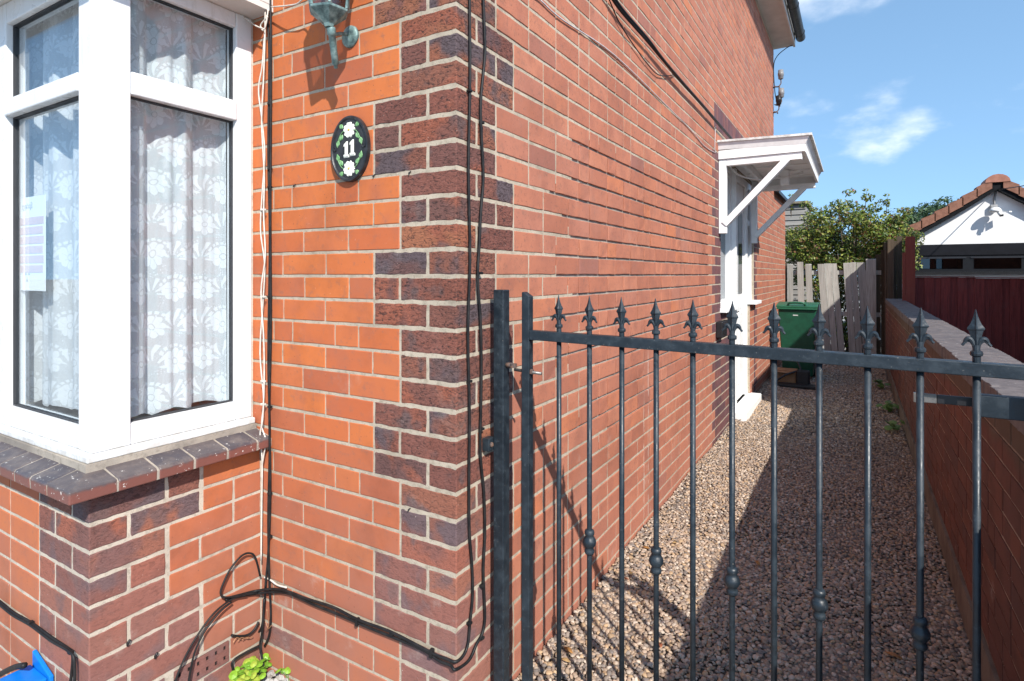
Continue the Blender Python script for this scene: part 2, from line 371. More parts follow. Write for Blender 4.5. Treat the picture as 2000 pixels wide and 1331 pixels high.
M_REDWOOD = wood('red_stained_timber', (.27, .066, .062), (.13, .034, .035))
M_REDPOST = wood('red_stained_post', (.30, .085, .065), (.20, .055, .045))
M_BROWNW = wood('brown_fence_timber', (.105, .080, .055), (.06, .045, .032))
M_SLAT = wood('grey_cladding', (.30, .29, .27), (.20, .19, .18), 0)

# ------------------------------------------------------------------ ground
gm = simple('earth_and_paving', (.30, .285, .26), .95, .35, 1.5, .4, .01)
bx('ground', gm, None, -200, 200, -200, 200, -.4, -.13, kind='structure')
bx('front_paving', M_CONC, None, -6, .06, -3, -.002, -.12, -.085, kind='structure')
bx('pavement', M_CONC, None, .062, 3.5, -3, .05, -.12, -.03, kind='structure')
bedm = simple('gravel_bed', (.20, .155, .125), 1, .4, 60, .6, .004)
path = bx('gravel_path', bedm, None, .003, 1.392, .052, 9.36, -.12, -.012, kind='structure')
bx('yard', gm, None, -3, 12, 9.6, 60, -.12, -.06, kind='structure')
bx('neighbour_drive', M_CONC, None, 1.62, 12, -3, 9.598, -.12, -.04, kind='structure')

def icosphere(sub):
    import bmesh
    b = bmesh.new(); bmesh.ops.create_icosphere(b, subdivisions=sub, radius=1); b.verts.ensure_lookup_table()
    V = np.array([v.co[:] for v in b.verts]); F = np.array([[v.index for v in f.verts] for f in b.faces]); b.free(); return V, F
def pebbles(zones, seed=3):
    R = np.random.default_rng(seed); VS, FS, TS, off = [], [], [], 0
    pal = np.array([(.43, .34, .265), (.49, .41, .33), (.35, .27, .205), (.30, .255, .22), (.40, .305, .225), (.25, .20, .17), (.54, .47, .395), (.36, .27, .20), (.21, .185, .17), (.45, .325, .205)])
    for y0, y1, sp, sub, x0, x1 in zones:
        V0, F0 = icosphere(sub)
        nx, ny = int((x1 - x0) / sp), int((y1 - y0) / sp)
        gx, gy = np.meshgrid((np.arange(nx) + .5) * sp + x0, (np.arange(ny) + .5) * sp + y0); n = gx.size
        P = np.stack([gx.ravel(), gy.ravel(), np.zeros(n)], 1); P[:, :2] += R.uniform(-.5, .5, (n, 2)) * sp
        P[:, 0] = np.clip(P[:, 0], x0 + .006, x1 - .006)
        s = sp * R.uniform(.46, .92, n) * np.where(R.random(n) < .1, 1.3, 1); ax = np.stack([s, s * R.uniform(.6, 1, n), s * R.uniform(.34, .55, n)], 1)
        P[:, 2] = R.uniform(-.009, -.002, n) + .008 * np.sin(P[:, 0] * 7 + 1.3) * np.sin(P[:, 1] * 5) + np.where(P[:, 0] < .06, .012, 0)
        th = R.uniform(0, 6.283, n); ti = R.normal(0, .35, n); c, q = np.cos(th), np.sin(th); ct, st = np.cos(ti), np.sin(ti)
        lump = 1 + R.normal(0, .07, (n, len(V0)))
        L = V0[None] * ax[:, None] * lump[..., None]
        L = np.stack([L[..., 0] * ct[:, None] - L[..., 2] * st[:, None], L[..., 1], L[..., 0] * st[:, None] + L[..., 2] * ct[:, None]], -1)
        W = np.stack([L[..., 0] * c[:, None] - L[..., 1] * q[:, None], L[..., 0] * q[:, None] + L[..., 1] * c[:, None], L[..., 2]], -1) + P[:, None]
        W[..., 0] = np.clip(W[..., 0], .002, 1.393)
        col = pal[R.integers(0, len(pal), n)] * R.uniform(.72, 1.12, (n, 1)) * np.array([.93, .88, .84])
        VS.append(W.reshape(-1, 3)); FS.append((F0[None] + (np.arange(n) * len(V0))[:, None, None] + off).reshape(-1, 3)); TS.append(np.repeat(col, len(V0), 0)); off += n * len(V0)
    return np.concatenate(VS), np.concatenate(FS), np.concatenate(TS)
V, F, T = pebbles([(.10, 1.9, .0138, 2, .004, 1.39), (1.9, 4.4, .0150, 1, .004, 1.39), (4.4, 9.3, .0205, 1, .004, 1.39)])
obj('gravel', np_mesh('gravel', V, F, M_PEB, T), None, kind='stuff', label='rounded tan and brown pebbles covering the side path')

# ------------------------------------------------------------------ the house
house = thing('house', 'two storey red brick house with orange front and dark purple corner bricks', 'house', (-.45, 3, 0))
BRICKS = []          # (x0,x1,y0,y1,z0,z1, kind, wall)
def addb(x0, x1, y0, y1, z0, z1, kind, wall): BRICKS.append((x0, x1, y0, y1, z0, z1, kind, wall))
J = .0045            # half a perpend joint
BJ = .005            # half a bed joint
D = .095             # depth of a facing brick
XB = -.90            # bay return plane and inner corner
YB = -.568           # bay front plane
def fx(zx): return on(500 + zx / 4.545, HORIZON, y=0).x
ORANGE = {0: [240, 617], 5: [425, 825], 4: [240, 613], 3: [152, 320, 705, 912], 2: [235, 612, 1035], 1: [418, 820]}
SIDE_START = {}
for c in range(-19, 40):
    z0, z1 = zj(c) + BJ, zj(c + 1) - BJ; t = c % 6
    wide = t in (0, 5, 4); xb = -.3325 if wide else -.22
    qz0, qz1 = z0, z1
    if t in (0, 4):      # stretcher + corner header
        addb(-.3275, -.113, 0, D, qz0, qz1, 'purple', 'front'); addb(-.1035, 0, 0, .2145, qz0, qz1, 'purple', 'corner'); ys = .22
    elif t == 5:
        addb(-.3275, -.226, 0, D, qz0, qz1, 'purple', 'front'); addb(-.216, 0, 0, .1025, qz0, qz1, 'purple', 'corner')
        addb(-D, 0, .113, .2145, qz0, qz1, 'purple', 'side'); ys = .22
    elif t in (3, 1):
        addb(-.2145, 0, 0, .1025, qz0, qz1, 'purple', 'corner'); addb(-D, 0, .113, .3275, qz0, qz1, 'purple', 'side'); ys = .3325
    else:
        addb(-.2145, -.113, 0, D, qz0, qz1, 'purple', 'front'); addb(-.1035, 0, 0, .2145, qz0, qz1, 'purple', 'corner')
        addb(-D, 0, .225, .3275, qz0, qz1, 'purple', 'side'); ys = .3325
    SIDE_START[c] = ys
    xs = [-.962] + [fx(v) + rnd.uniform(-.003, .003) for v in ORANGE[t] if fx(v) > XB + .03] + [xb]
    if c >= 13:          # wall above the bay, out of the picture
        xs = [xb]
        while xs[0] > -4.6: xs.insert(0, xs[0] - (.2275 if rnd.random() < .8 else .1137))
    for a, b in zip(xs, xs[1:]):
        dark = c <= -17 and rnd.random() < .5
        addb(a + J * .75, b - J * .75, 0, D, z0, z1, 'purple' if dark else 'orange', 'front')
# bay: return face x = XB and front face y = YB
RET = {0: ['S', 'H'], 1: ['H', 'S'], 2: ['S'], 3: ['H', 'H'], 4: ['S'], 5: ['H', 'S']}
for i, c in enumerate(range(-9, -20, -1)):
    z0, z1 = zj(c) + BJ, zj(c + 1) - BJ; seq = RET[i % 6] if i < 6 else (['S', 'H'] if i % 2 == 0 else ['H', 'S'])
    first = seq[0]; y = YB; L = .2145 if first == 'S' else .1025
    lx = .1025 if first == 'S' else .2145
    addb(XB - lx, XB, y, y + L, z0, z1, 'purple', 'bay'); y += L + .0105
    for s in seq[1:]:
        L = .2145 if s == 'S' else .1025
        addb(XB - D, XB, y, y + L, z0, z1, 'purple', 'bay'); y += L + .0105
    rest = 0 - y
    cuts = [y, y + .105, 0] if (rest > .3 and i % 2) else ([y, y + .2275, 0] if rest > .3 else [y, y + (.115 if i % 2 else .225), 0])
    for a, b in zip(cuts, cuts[1:]):
        if b - a < .03: continue
        addb(XB - D, XB, a + J, min(b, -.004) - J, z0, z1, 'orange' if c > -18 else 'purple', 'bay')
    x = XB - lx - .0105
    second = .2145 if lx < .15 else .1025
    addb(x - second, x, YB, YB + D, z0, z1, 'purple', 'bay'); x -= second + .0105
    k = 0
    while x > -3.3:
        L = .2145 if (rnd.random() < .78 or k == 0) else .1025
        addb(x - L, x, YB, YB + D, z0, z1, 'orange', 'bay'); x -= L + .009; k += 1
# side wall
DOOR0, DOOR1, DOORZ, REAR, EXT = 3.87, 5.78, 2.44, 7.64, 9.22
for c in range(-18, 40):
    z0, z1 = zj(c) + BJ, zj(c + 1) - BJ; zc = (z0 + z1) / 2
    lint = 2.63 < zc < 2.85
    def run(a, b, kind='red', ends=None):
        y = a; first = True
        while y < b - .03:
            L = .2185 if rnd.random() < .8 else .108
            if first: L = (.2185, .108, .165)[(c * 2 + (c % 3)) % 3]; first = False
            e = min(y + L, b)
            if b - e < .05: e = b
            jx = rnd.uniform(-.0008, .0012)
            addb(-D + jx, jx, y + J, e - J, z0 + rnd.uniform(0, .001), z1 - rnd.uniform(0, .0015), kind, 'side'); y = e + .0005
    ys = SIDE_START.get(c, .22); q = .115 if c % 2 else .2275
    if zc < DOORZ:
        n0 = DOOR0 - (.235 if c % 2 else .35)
        run(ys, n0); 
        if c % 2: addb(-D, 0, n0 + J, DOOR0 - J, z0, z1, 'plum', 'side')
        else: addb(-D, 0, n0 + J, n0 + .112, z0, z1, 'plum', 'side'); addb(-D, 0, n0 + .121, DOOR0 - J, z0, z1, 'plum', 'side')
        if zc < 1.07:
            run(DOOR0, 4.50, 'plum'); run(5.48, DOOR1, 'red')
        f0 = DOOR1 + (.115 if c % 2 else .23)
        addb(-D, 0, DOOR1 + J, f0 - J, z0, z1, 'plum', 'side'); run(f0, REAR)
    elif lint:
        run(ys, 3.60); run(6.05, REAR)
    else: run(ys, REAR)
    if zc < 2.58: run(REAR + .012, EXT)
y = 3.605
while y < 6.03:          # soldier course over the door
    addb(-D, .001, y + .004, y + .071, 2.636, 2.845, 'plum', 'side'); y += .0755

def area(b):
    x0, x1, y0, y1, z0, z1, kind, w = b
    if w == 'front': cs = [(x0, 0, z0), (x1, 0, z0), (x1, 0, z1), (x0, 0, z1)]
    elif w == 'bay' and x1 < XB - .001: cs = [(x0, YB, z0), (x1, YB, z0), (x1, YB, z1), (x0, YB, z1)]
    elif w == 'corner': cs = [(x0, 0, z0), (0, y1, z0), (0, y1, z1), (x0, 0, z1)]
    else: cs = [(x1, y0, z0), (x1, y1, z0), (x1, y1, z1), (x1, y0, z1)]
    ps = [proj(p) for p in cs]
    if any(p is None for p in ps): return 0
    cx, cy = sum(p[0] for p in ps) / 4, sum(p[1] for p in ps) / 4
    if not (-15 < cx < 2015 and -10 < cy < 1341): return 0
    a = 0
    for (ax, ay, _), (bx_, by, _) in zip(ps, ps[1:] + ps[:1]): a += ax * by - bx_ * ay
    return abs(a) / 2
order = sorted(range(len(BRICKS)), key=lambda i: -area(BRICKS[i])); NEAR = set(i for i in order[:300] if area(BRICKS[i]) > 0)

def rbrick(lx, ly, lz, seed, rustic):
    """a brick with worn arrises and an uneven outline"""
    R = random.Random(seed); r = .0035 if rustic else .0022; jt = .0027 if rustic else .0016
    hx, hy = (.9, .1) if abs(ly - .095) < .002 else (.1, .9) if abs(lx - .095) < .003 else (.1, .1)
    def ax(L, n): return [-L / 2] + [-L / 2 + r + (L - 2 * r) * i / n for i in range(n + 1)] + [L / 2]
    sg = .022 if rustic else .04; nx = max(1, round(lx / sg)) if lx > .05 else 1; ny = max(1, round(ly / sg)); nz = 2
    A, B, C = ax(lx, nx), ax(ly, ny), ax(lz, nz); ids = {}; vs = []; fs = []
    def vid(i, j, k):
        if (i, j, k) not in ids:
            p = Vector((A[i], B[j], C[k])); q = Vector((max(-lx / 2 + r, min(lx / 2 - r, p.x)), max(-ly / 2 + r, min(ly / 2 - r, p.y)), max(-lz / 2 + r, min(lz / 2 - r, p.z))))
            d = p - q; p = q + d.normalized() * r if d.length > 1e-9 else p
            edge = (i in (0, 1, len(A) - 2, len(A) - 1)) + (j in (0, 1, len(B) - 2, len(B) - 1)) + (k in (0, 1, len(C) - 2, len(C) - 1)) >= 2
            if edge: p += Vector((R.uniform(-1, 1) * hx, R.uniform(-1, 1) * hy, R.uniform(-1, .55) * (1 if k > 1 else -1))) * jt
            ids[(i, j, k)] = len(vs); vs.append(p)
        return ids[(i, j, k)]
    I, Jn, K = len(A), len(B), len(C)
    for i in range(I - 1):
        for k in range(K - 1):
            fs += [(vid(i, 0, k), vid(i + 1, 0, k), vid(i + 1, 0, k + 1), vid(i, 0, k + 1)), (vid(i, Jn - 1, k), vid(i, Jn - 1, k + 1), vid(i + 1, Jn - 1, k + 1), vid(i + 1, Jn - 1, k))]
        for j in range(Jn - 1):
            fs += [(vid(i, j, 0), vid(i, j + 1, 0), vid(i + 1, j + 1, 0), vid(i + 1, j, 0)), (vid(i, j, K - 1), vid(i + 1, j, K - 1), vid(i + 1, j + 1, K - 1), vid(i, j + 1, K - 1))]
    for j in range(Jn - 1):
        for k in range(K - 1):
            fs += [(vid(0, j, k), vid(0, j, k + 1), vid(0, j + 1, k + 1), vid(0, j + 1, k)), (vid(I - 1, j, k), vid(I - 1, j + 1, k), vid(I - 1, j + 1, k + 1), vid(I - 1, j, k + 1))]
    return MB().add(vs, fs)
POOL = {}
def brick_obj(b, parent, seed):
    x0, x1, y0, y1, z0, z1, kind, w = b; L = (x1 - x0, y1 - y0, z1 - z0)
    key = (round(L[0] / .03), round(L[1] / .03), kind, seed % 5, abs(L[0] - D) < .003, abs(L[1] - D) < .003)
    if key not in POOL:
        POOL[key] = (rbrick(*L, seed, kind == 'purple').mesh('brick', BM[(kind, False)]), L)
    me, L0 = POOL[key]
    o = obj('brick', me, parent); o.location = ((x0 + x1) / 2, (y0 + y1) / 2, (z0 + z1) / 2)
    o.scale = tuple(a / b_ for a, b_ in zip(L, L0)); return o
def joined_bricks(name, recs, parent, mats=('orange', 'purple', 'red', 'plum')):
    """all remaining bricks as one mesh; the larger ones keep worn, uneven outlines"""
    R = np.random.default_rng(5); tpl = {}; VS, FS, TS, MI, off = [], [], [], [], 0
    for n, r in enumerate(recs):
        L = (r[1] - r[0], r[3] - r[2], r[5] - r[4]); key = (round(L[0] / .03), round(L[1] / .03), r[6] == 'purple', n % 6)
        if key not in tpl:
            m = rbrick(*L, 4000 + len(tpl), r[6] == 'purple'); tpl[key] = (np.array(m.v) / np.array(L), np.array(m.f, dtype=np.int32), len(m.v))
        v, f, k = tpl[key]
        c = np.array([(r[0] + r[1]) / 2, (r[2] + r[3]) / 2, (r[4] + r[5]) / 2])
        VS.append(v * np.array(L) + c); FS.append(f + off); TS.append(np.repeat(R.random((1, 3)), k, 0)); MI.append(np.full(len(f), mats.index(r[6]), np.int32)); off += k
    me = np_mesh(name, np.concatenate(VS), np.concatenate(FS), BM[(mats[0], True)], np.concatenate(TS), False)
    for k in mats[1:]: me.materials.append(BM[(k, True)])
    me.polygons.foreach_set('material_index', np.concatenate(MI))
    return obj(name, me, parent, kind='stuff')

# mortar bodies of the walls (the bricks are their pieces)
w = MB(); w.box(-1.0, -.003, .0022, .26, -.2, zj(13)); w.box(-4.6, -.003, .0022, .26, zj(13), 4.67)
front_wall = w.build('front_wall', M_CREAM, house)
w = MB(); w.box(XB - .16, XB - .0022, YB + .0022, .001, -.2, zj(-8)); w.box(-3.3, XB - .161, YB + .0022, YB + .16, -.2, zj(-8))
bay_wall = w.build('bay_wall', M_WHITEM, house)
w = MB(); w.mi = 1
for a, b, z0, z1, rc in ((.262, 3.4, .60, 2.0, .0080), (.262, 3.4, -.2, .60, .0026), (.262, 3.4, 2.0, 4.67, .0028), (3.4, DOOR0, -.2, 4.67, .0024), (DOOR1, REAR, -.2, 4.67, .0024), (DOOR0, DOOR1, DOORZ, 4.67, .0024), (DOOR0, 4.50, -.2, 1.07, .0024), (5.48, DOOR1, -.2, 1.07, .0024)):
    w.mi = 1 if rc > .005 else 0; w.box(-.26, -rc, a, b, z0, z1)
w.mi = 0; w.box(-.26, -.0024, REAR + .012, EXT, -.2, 2.6)
w.mi = 0
for c in range(-18, 40):        # the repointed strip beside the corner
    ye = SIDE_START.get(c, .2) + rnd.uniform(.28, .62) + (.25 if c < -4 else 0)
    if c > 11: ye += 1.2 + rnd.uniform(0, 2)
    w.box(-.2, -.0022, .001, ye, zj(c) - .0403, zj(c) + .0402)
side_wall = w.build('side_wall', [M_CREAM, M_GREYM], house)
WALLS = {'front': front_wall, 'corner': front_wall, 'bay': bay_wall, 'side': side_wall}
# air brick in the bay return replaces what would stand there
AB = (on(340, 1300, x=XB).y, on(446, 1300, x=XB).y, zj(-17) + BJ, zj(-16) - BJ)
def hits_air(b): return b[7] == 'bay' and b[1] > XB - .001 and b[2] < AB[1] and b[3] > AB[0] and b[4] < AB[3] - .01 and b[5] > AB[2] + .01
far = []
for i, b in enumerate(BRICKS):
    if hits_air(b):
        if b[2] < AB[0] - .03: b = (*b[:3], AB[0] - .009, *b[4:])
        elif b[3] > AB[1] + .03: b = (*b[:2], AB[1] + .009, *b[3:])
        else: continue
    if i in NEAR: brick_obj(b, WALLS[b[7]], i)
    else: far.append(b)
joined_bricks('brickwork', far, house)
m = MB(); y0, y1, z0, z1 = AB; m.mi = 1; m.box(XB - .09, XB - .0010, y0, y1, z0, z1); m.mi = 0  # black plate close behind the grid paints the shade of the holes
cols, rows = 6, 2; cw = (y1 - y0) / cols; ch = (z1 - z0) / rows
for r in range(rows + 1): m.box(XB - .05, XB + .004, y0, y1, z0 + r * ch - (.010 if r else 0), z0 + r * ch + (.010 if r < rows else 0))
for c in range(cols + 1): m.box(XB - .05, XB + .0035, max(y0, y0 + c * cw - .011), min(y1, y0 + c * cw + .011), z0 + .0105, z1 - .0105)
m.build('air_brick', [BM[('purple', False)], simple('vent_hole_shade', (.01, .009, .009), .9)], bay_wall)

# roof, eaves and gutter
m = MB(); m.box(-4.7, .245, -.3, REAR + .12, 4.672, 4.70); m.build('soffit', M_SOFFIT, house)
bx('fascia_board', M_SOFFIT, house, .245, .27, -.3, REAR + .12, 4.655, 4.83)
prof = [(.003 + .062 * (1 - math.cos(a)) , -.062 * math.sin(a)) for a in [math.pi * i / 10 for i in range(11)]]
m = MB(); P = [(.272 + x, z) for x, z in prof] + [(.272 + .12, .012), (.272 + .002, .012)]
m.prism(P, REAR + .46, Matrix.Translation((0, -.32, 4.78))); gut = m.build('gutter', M_BLACKP, house)
for y in (.6, 1.6, 2.6, 3.6, 4.6, 5.6, 6.6, 7.55):
    mm = MB(); mm.prism([(x * 1.08 + .268, z * 1.1 + .004) for x, z in prof] + [(.402, .02), (.395, .02)], .03, Matrix.Translation((0, y, 4.78))); mm.build('gutter_clip', M_BLACKP, gut)
m = MB(); zr = 4.84
m.add([(.30, -.32, zr), (.30, REAR + .14, zr), (-2.9, REAR - 2.6, zr + 2.0), (-2.9, 2.6, zr + 2.0), (-6.2, -.32, zr), (-6.2, REAR + .14, zr)], [(0, 1, 2, 3), (0, 3, 4), (1, 5, 2), (3, 2, 5, 4), (0, 4, 5, 1)])
m.build('roof', simple('roof_tiles', (.16, .075, .055), .85, .3, 9, .5, .01), house)
bx('inner_body', M_ROOM, house, -5.8, -.27, .30, REAR - .2, 2.56, 4.66)
bx('rear_return', simple('rear_render', (.28, .11, .07), .9), house, -5.8, -.27, REAR - .19, REAR, -.1, 4.66)
# rear lean-to top edge
m = MB(); m.prism([(-.6, 2.98), (.07, 2.62), (.07, 2.57), (-.6, 2.93)], EXT - REAR + .02, Matrix.Translation((0, REAR + .015, 0)))
m.build('lean_to_roof', M_BLACKP, house)
bx('lean_to_back', simple('lean_to_brick', (.27, .10, .065), .9), house, -2.5, -.262, REAR + .02, EXT, -.1, 2.6)

# ------------------------------------------------------------------ bay window
bayw = thing('bay_window', 'square white plastic bay window with lace curtains above a dark brick sill', 'window', (-1.4, -.3, .87))
WX, WY = -.95, -.54                     # outer faces of the frames
zs0, zs1, zt0, zt1, ztop, zf = .868, .935, 1.968, 2.045, 2.318, 2.372
F2 = .062                               # frame depth
def fpart(n, *a): return bx(n, M_UPVC, bayw, *a, bevel=.004)
fpart('post', WX - .085, WX, WY, WY + .109, zs0, zf)                                    # corner post, both faces
fpart('post', WX - F2, WX - .002, -.071, -.007, zs0, zf)
bx('sealant', mortar_mat('sealant', (.58, .53, .45), (.50, .45, .38)), bayw, WX - F2, WX - .006, -.0069, .0015, .80, zf)
fpart('bottom_rail', WX - F2, WX - .003, WY + .1092, -.0712, zs0, zs1)
fpart('transom', WX - F2, WX + .004, WY + .1094, -.0714, zt0 + .005, zt1)
fpart('top_rail', WX - F2, WX - .003, WY + .1092, -.0712, ztop, zf)
XL = -1.587
fpart('bottom_rail', XL + .0002, WX - .0852, WY + .003, WY + F2, zs0, zs1)
fpart('transom', XL + .0004, WX - .0854, WY - .004, WY + F2, zt0, zt1 - .02)
fpart('top_rail', XL + .0002, WX - .0852, WY + .003, WY + F2, ztop - .02, zf)
fpart('post', XL - .09, XL, WY + .001, WY + F2, zs0, zf)
fpart('bottom_rail', -2.35, XL - .0902, WY + .003, WY + F2, zs0, zs1); fpart('transom', -2.35, XL - .0904, WY - .004, WY + F2, zt0, zt1 - .02)
fpart('top_rail', -2.35, XL - .0902, WY + .003, WY + F2, ztop - .02, zf); fpart('post', -2.44, -2.35, WY + .001, WY + F2, zs0, zf)
bx('end_panel', M_UPVC, bayw, -3.3, -2.4402, WY + .005, WY + F2, zs0, zf)
def pane(plane, a, b, z0, z1):
    m = MB(); s = .0042                 # black gasket round each pane
    bars = [(a, a + s, z0, z1), (b - s, b, z0, z1), (a + s, b - s, z0, z0 + s), (a + s, b - s, z1 - s, z1)]
    for p, q, r, t in bars:
        if plane == 'x': m.box(WX - .040, WX - .022, p, q, r, t)
        else: m.box(p, q, WY + .022, WY + .040, r, t)
    g = MB()
    if plane == 'x': g.box(WX - .036, WX - .030, a + s, b - s, z0 + s, z1 - s)
    else: g.box(a + s, b - s, WY + .030, WY + .036, z0 + s, z1 - s)
    o = m.build('gasket', M_SEAL, bayw); g.build('glass_pane', M_GLASS, o)
pane('x', WY + .110, -.0715, zs1 + .0005, zt0 + .0045); pane('x', WY + .110, -.0715, zt1 + .0005, ztop - .0005)
pane('y', XL + .001, WX - .0855, zs1 + .0005, zt0 - .0005); pane('y', XL + .001, WX - .0855, zt1 - .0195, ztop - .0205)
pane('y', -2.349, XL - .0905, zs1 + .0005, zt0 - .0005); pane('y', -2.349, XL - .0905, zt1 - .0195, ztop - .0205)
m = MB(); m.box(WX - .09, WX + .020, WY - .020, -.0072, .846, zs0 - .0005); m.box(-3.3, WX - .0902, WY - .020, WY + .09, .846, zs0 - .0005)
m.build('cill', M_UPVC, bayw, bevel=.004)
m = MB(); m.box(WX - .09, WX + .026, WY - .026, -.0072, .80, .8455); m.box(-3.3, WX - .0902, WY - .026, WY + .09, .80, .8455)
m.build('bedding_mortar', M_GREYM, bayw)
m = MB(); OV = .115
m.box(-3.4, WX + OV, WY - OV, -.001, zf + .0005, zf + .022); m.build('soffit', M_SOFFIT, bayw)
m = MB(); m.box(-3.4, WX + OV - .016, WY - OV - .001, WY - OV + .016, zf + .0225, zf + .16); m.box(WX + OV - .0155, WX + OV + .001, WY - OV, -.001, zf + .0225, zf + .16)
m.build('fascia_board', M_SOFFIT, bayw, bevel=.003)
m = MB(); m.add([(-3.42, -.70, zf + .161), (WX + OV + .03, -.70, zf + .161), (WX + OV + .03, -.001, zf + .161), (-3.42, -.001, zf + .161), (-3.2, -.001, zf + .40), (WX - .15, -.001, zf + .40)],
                [(0, 3, 2, 1), (0, 1, 5, 4), (1, 2, 5), (0, 4, 3), (2, 3, 4, 5)]); m.build('bay_roof', simple('bay_lead', (.22, .22, .23), .5, .2, 6), bayw)
# room behind the glass
m = MB(); m.box(-3.2, -1.02, -.44, 1.9, .70, .72); m.box(-3.2, -1.02, 1.9, 1.92, .70, 2.4); m.box(-3.22, -3.2, -.44, 1.92, .70, 2.4); m.box(-3.2, -.91, .28, 1.92, 2.38, 2.4); m.box(-.93, -.91, .28, 1.9, .72, 2.38); m.box(-3.2, WX - .09, WY + .09, .28, 2.35, 2.37)
m.build('room_lining', M_ROOM, bayw)
# brick sill
def sill_piece(c, d, L):
    """c: point on the inner edge, d: unit vector along the sill, outwards to the right of d"""
    d = Vector(d); o = Vector((d.y, -d.x, 0)); c = Vector(c)
    sec = [(-.02, .768), (.128, .768), (.130, .800), (.125, .807), (.02, .834), (-.02, .834)]
    vs = [c + d * s + o * a + Vector((0, 0, z - c.z)) for s in (-L / 2, L / 2) for a, z in sec]; n = len(sec)
    m = MB().add(vs, [tuple(range(n - 1, -1, -1)), tuple(range(n, 2 * n))] + [(i, (i + 1) % n, (i + 1) % n + n, i + n) for i in range(n)])
    return m
zc_ = .8
IX, IY = -.972, -.512
y = -.61 + .035
sill = MB()
msec = [(-.02, .7695), (.126, .7695), (.1275, .798), (.122, .8045), (.018, .8315), (-.02, .8315)]
nn = len(msec)
sill.add([(IX + a, y_, z_) for y_ in (-.52, -.001) for a, z_ in msec], [tuple(range(nn - 1, -1, -1)), tuple(range(nn, 2 * nn))] + [(i, (i + 1) % nn, (i + 1) % nn + nn, i + nn) for i in range(nn)])
sill.add([(x_, IY - a, z_) for x_ in (-3.3, IX - .012) for a, z_ in msec], [tuple(range(nn - 1, -1, -1)), tuple(range(nn, 2 * nn))] + [(i, (i + 1) % nn, (i + 1) % nn + nn, i + nn) for i in range(nn)])
sill_o = sill.build('sill_mortar', M_GREYM, house)
yy = -.515
while yy < -.03:
    L = min(.108, -.006 - yy)
    sill_piece((IX, yy + L / 2, zc_), (0, 1, 0), L).build('sill_brick', M_SILLB, sill_o, bevel=.004); yy += .115
xx = IX - .012
while xx > -2.6:
    sill_piece((xx - .0525, IY, zc_), (1, 0, 0), .104).build('sill_brick', M_SILLB, sill_o, bevel=.004); xx -= .1125
m = MB(); e = .1275                    # mitred corner block
tp = [(IX - .011, IY, .862), (IX, IY - .0, .862)]
cv = [(IX - .010, IY - e, .768), (IX + e, IY - e, .768), (IX + e, -.518, .768), (IX - .010, -.518, .768),
      (IX - .010, IY - e, .806), (IX + e, IY - e, .806), (IX + e, -.518, .806), (IX - .010, -.518, .834), (IX - .0, -.5185, .834)]
m.add(cv[:8], [(3, 2, 1, 0), (0, 1, 5, 4), (1, 2, 6, 5), (2, 3, 7, 6), (3, 0, 4, 7), (4, 5, 7), (5, 6, 7)])
m.build('sill_brick', M_SILLB, sill_o, bevel=.004)

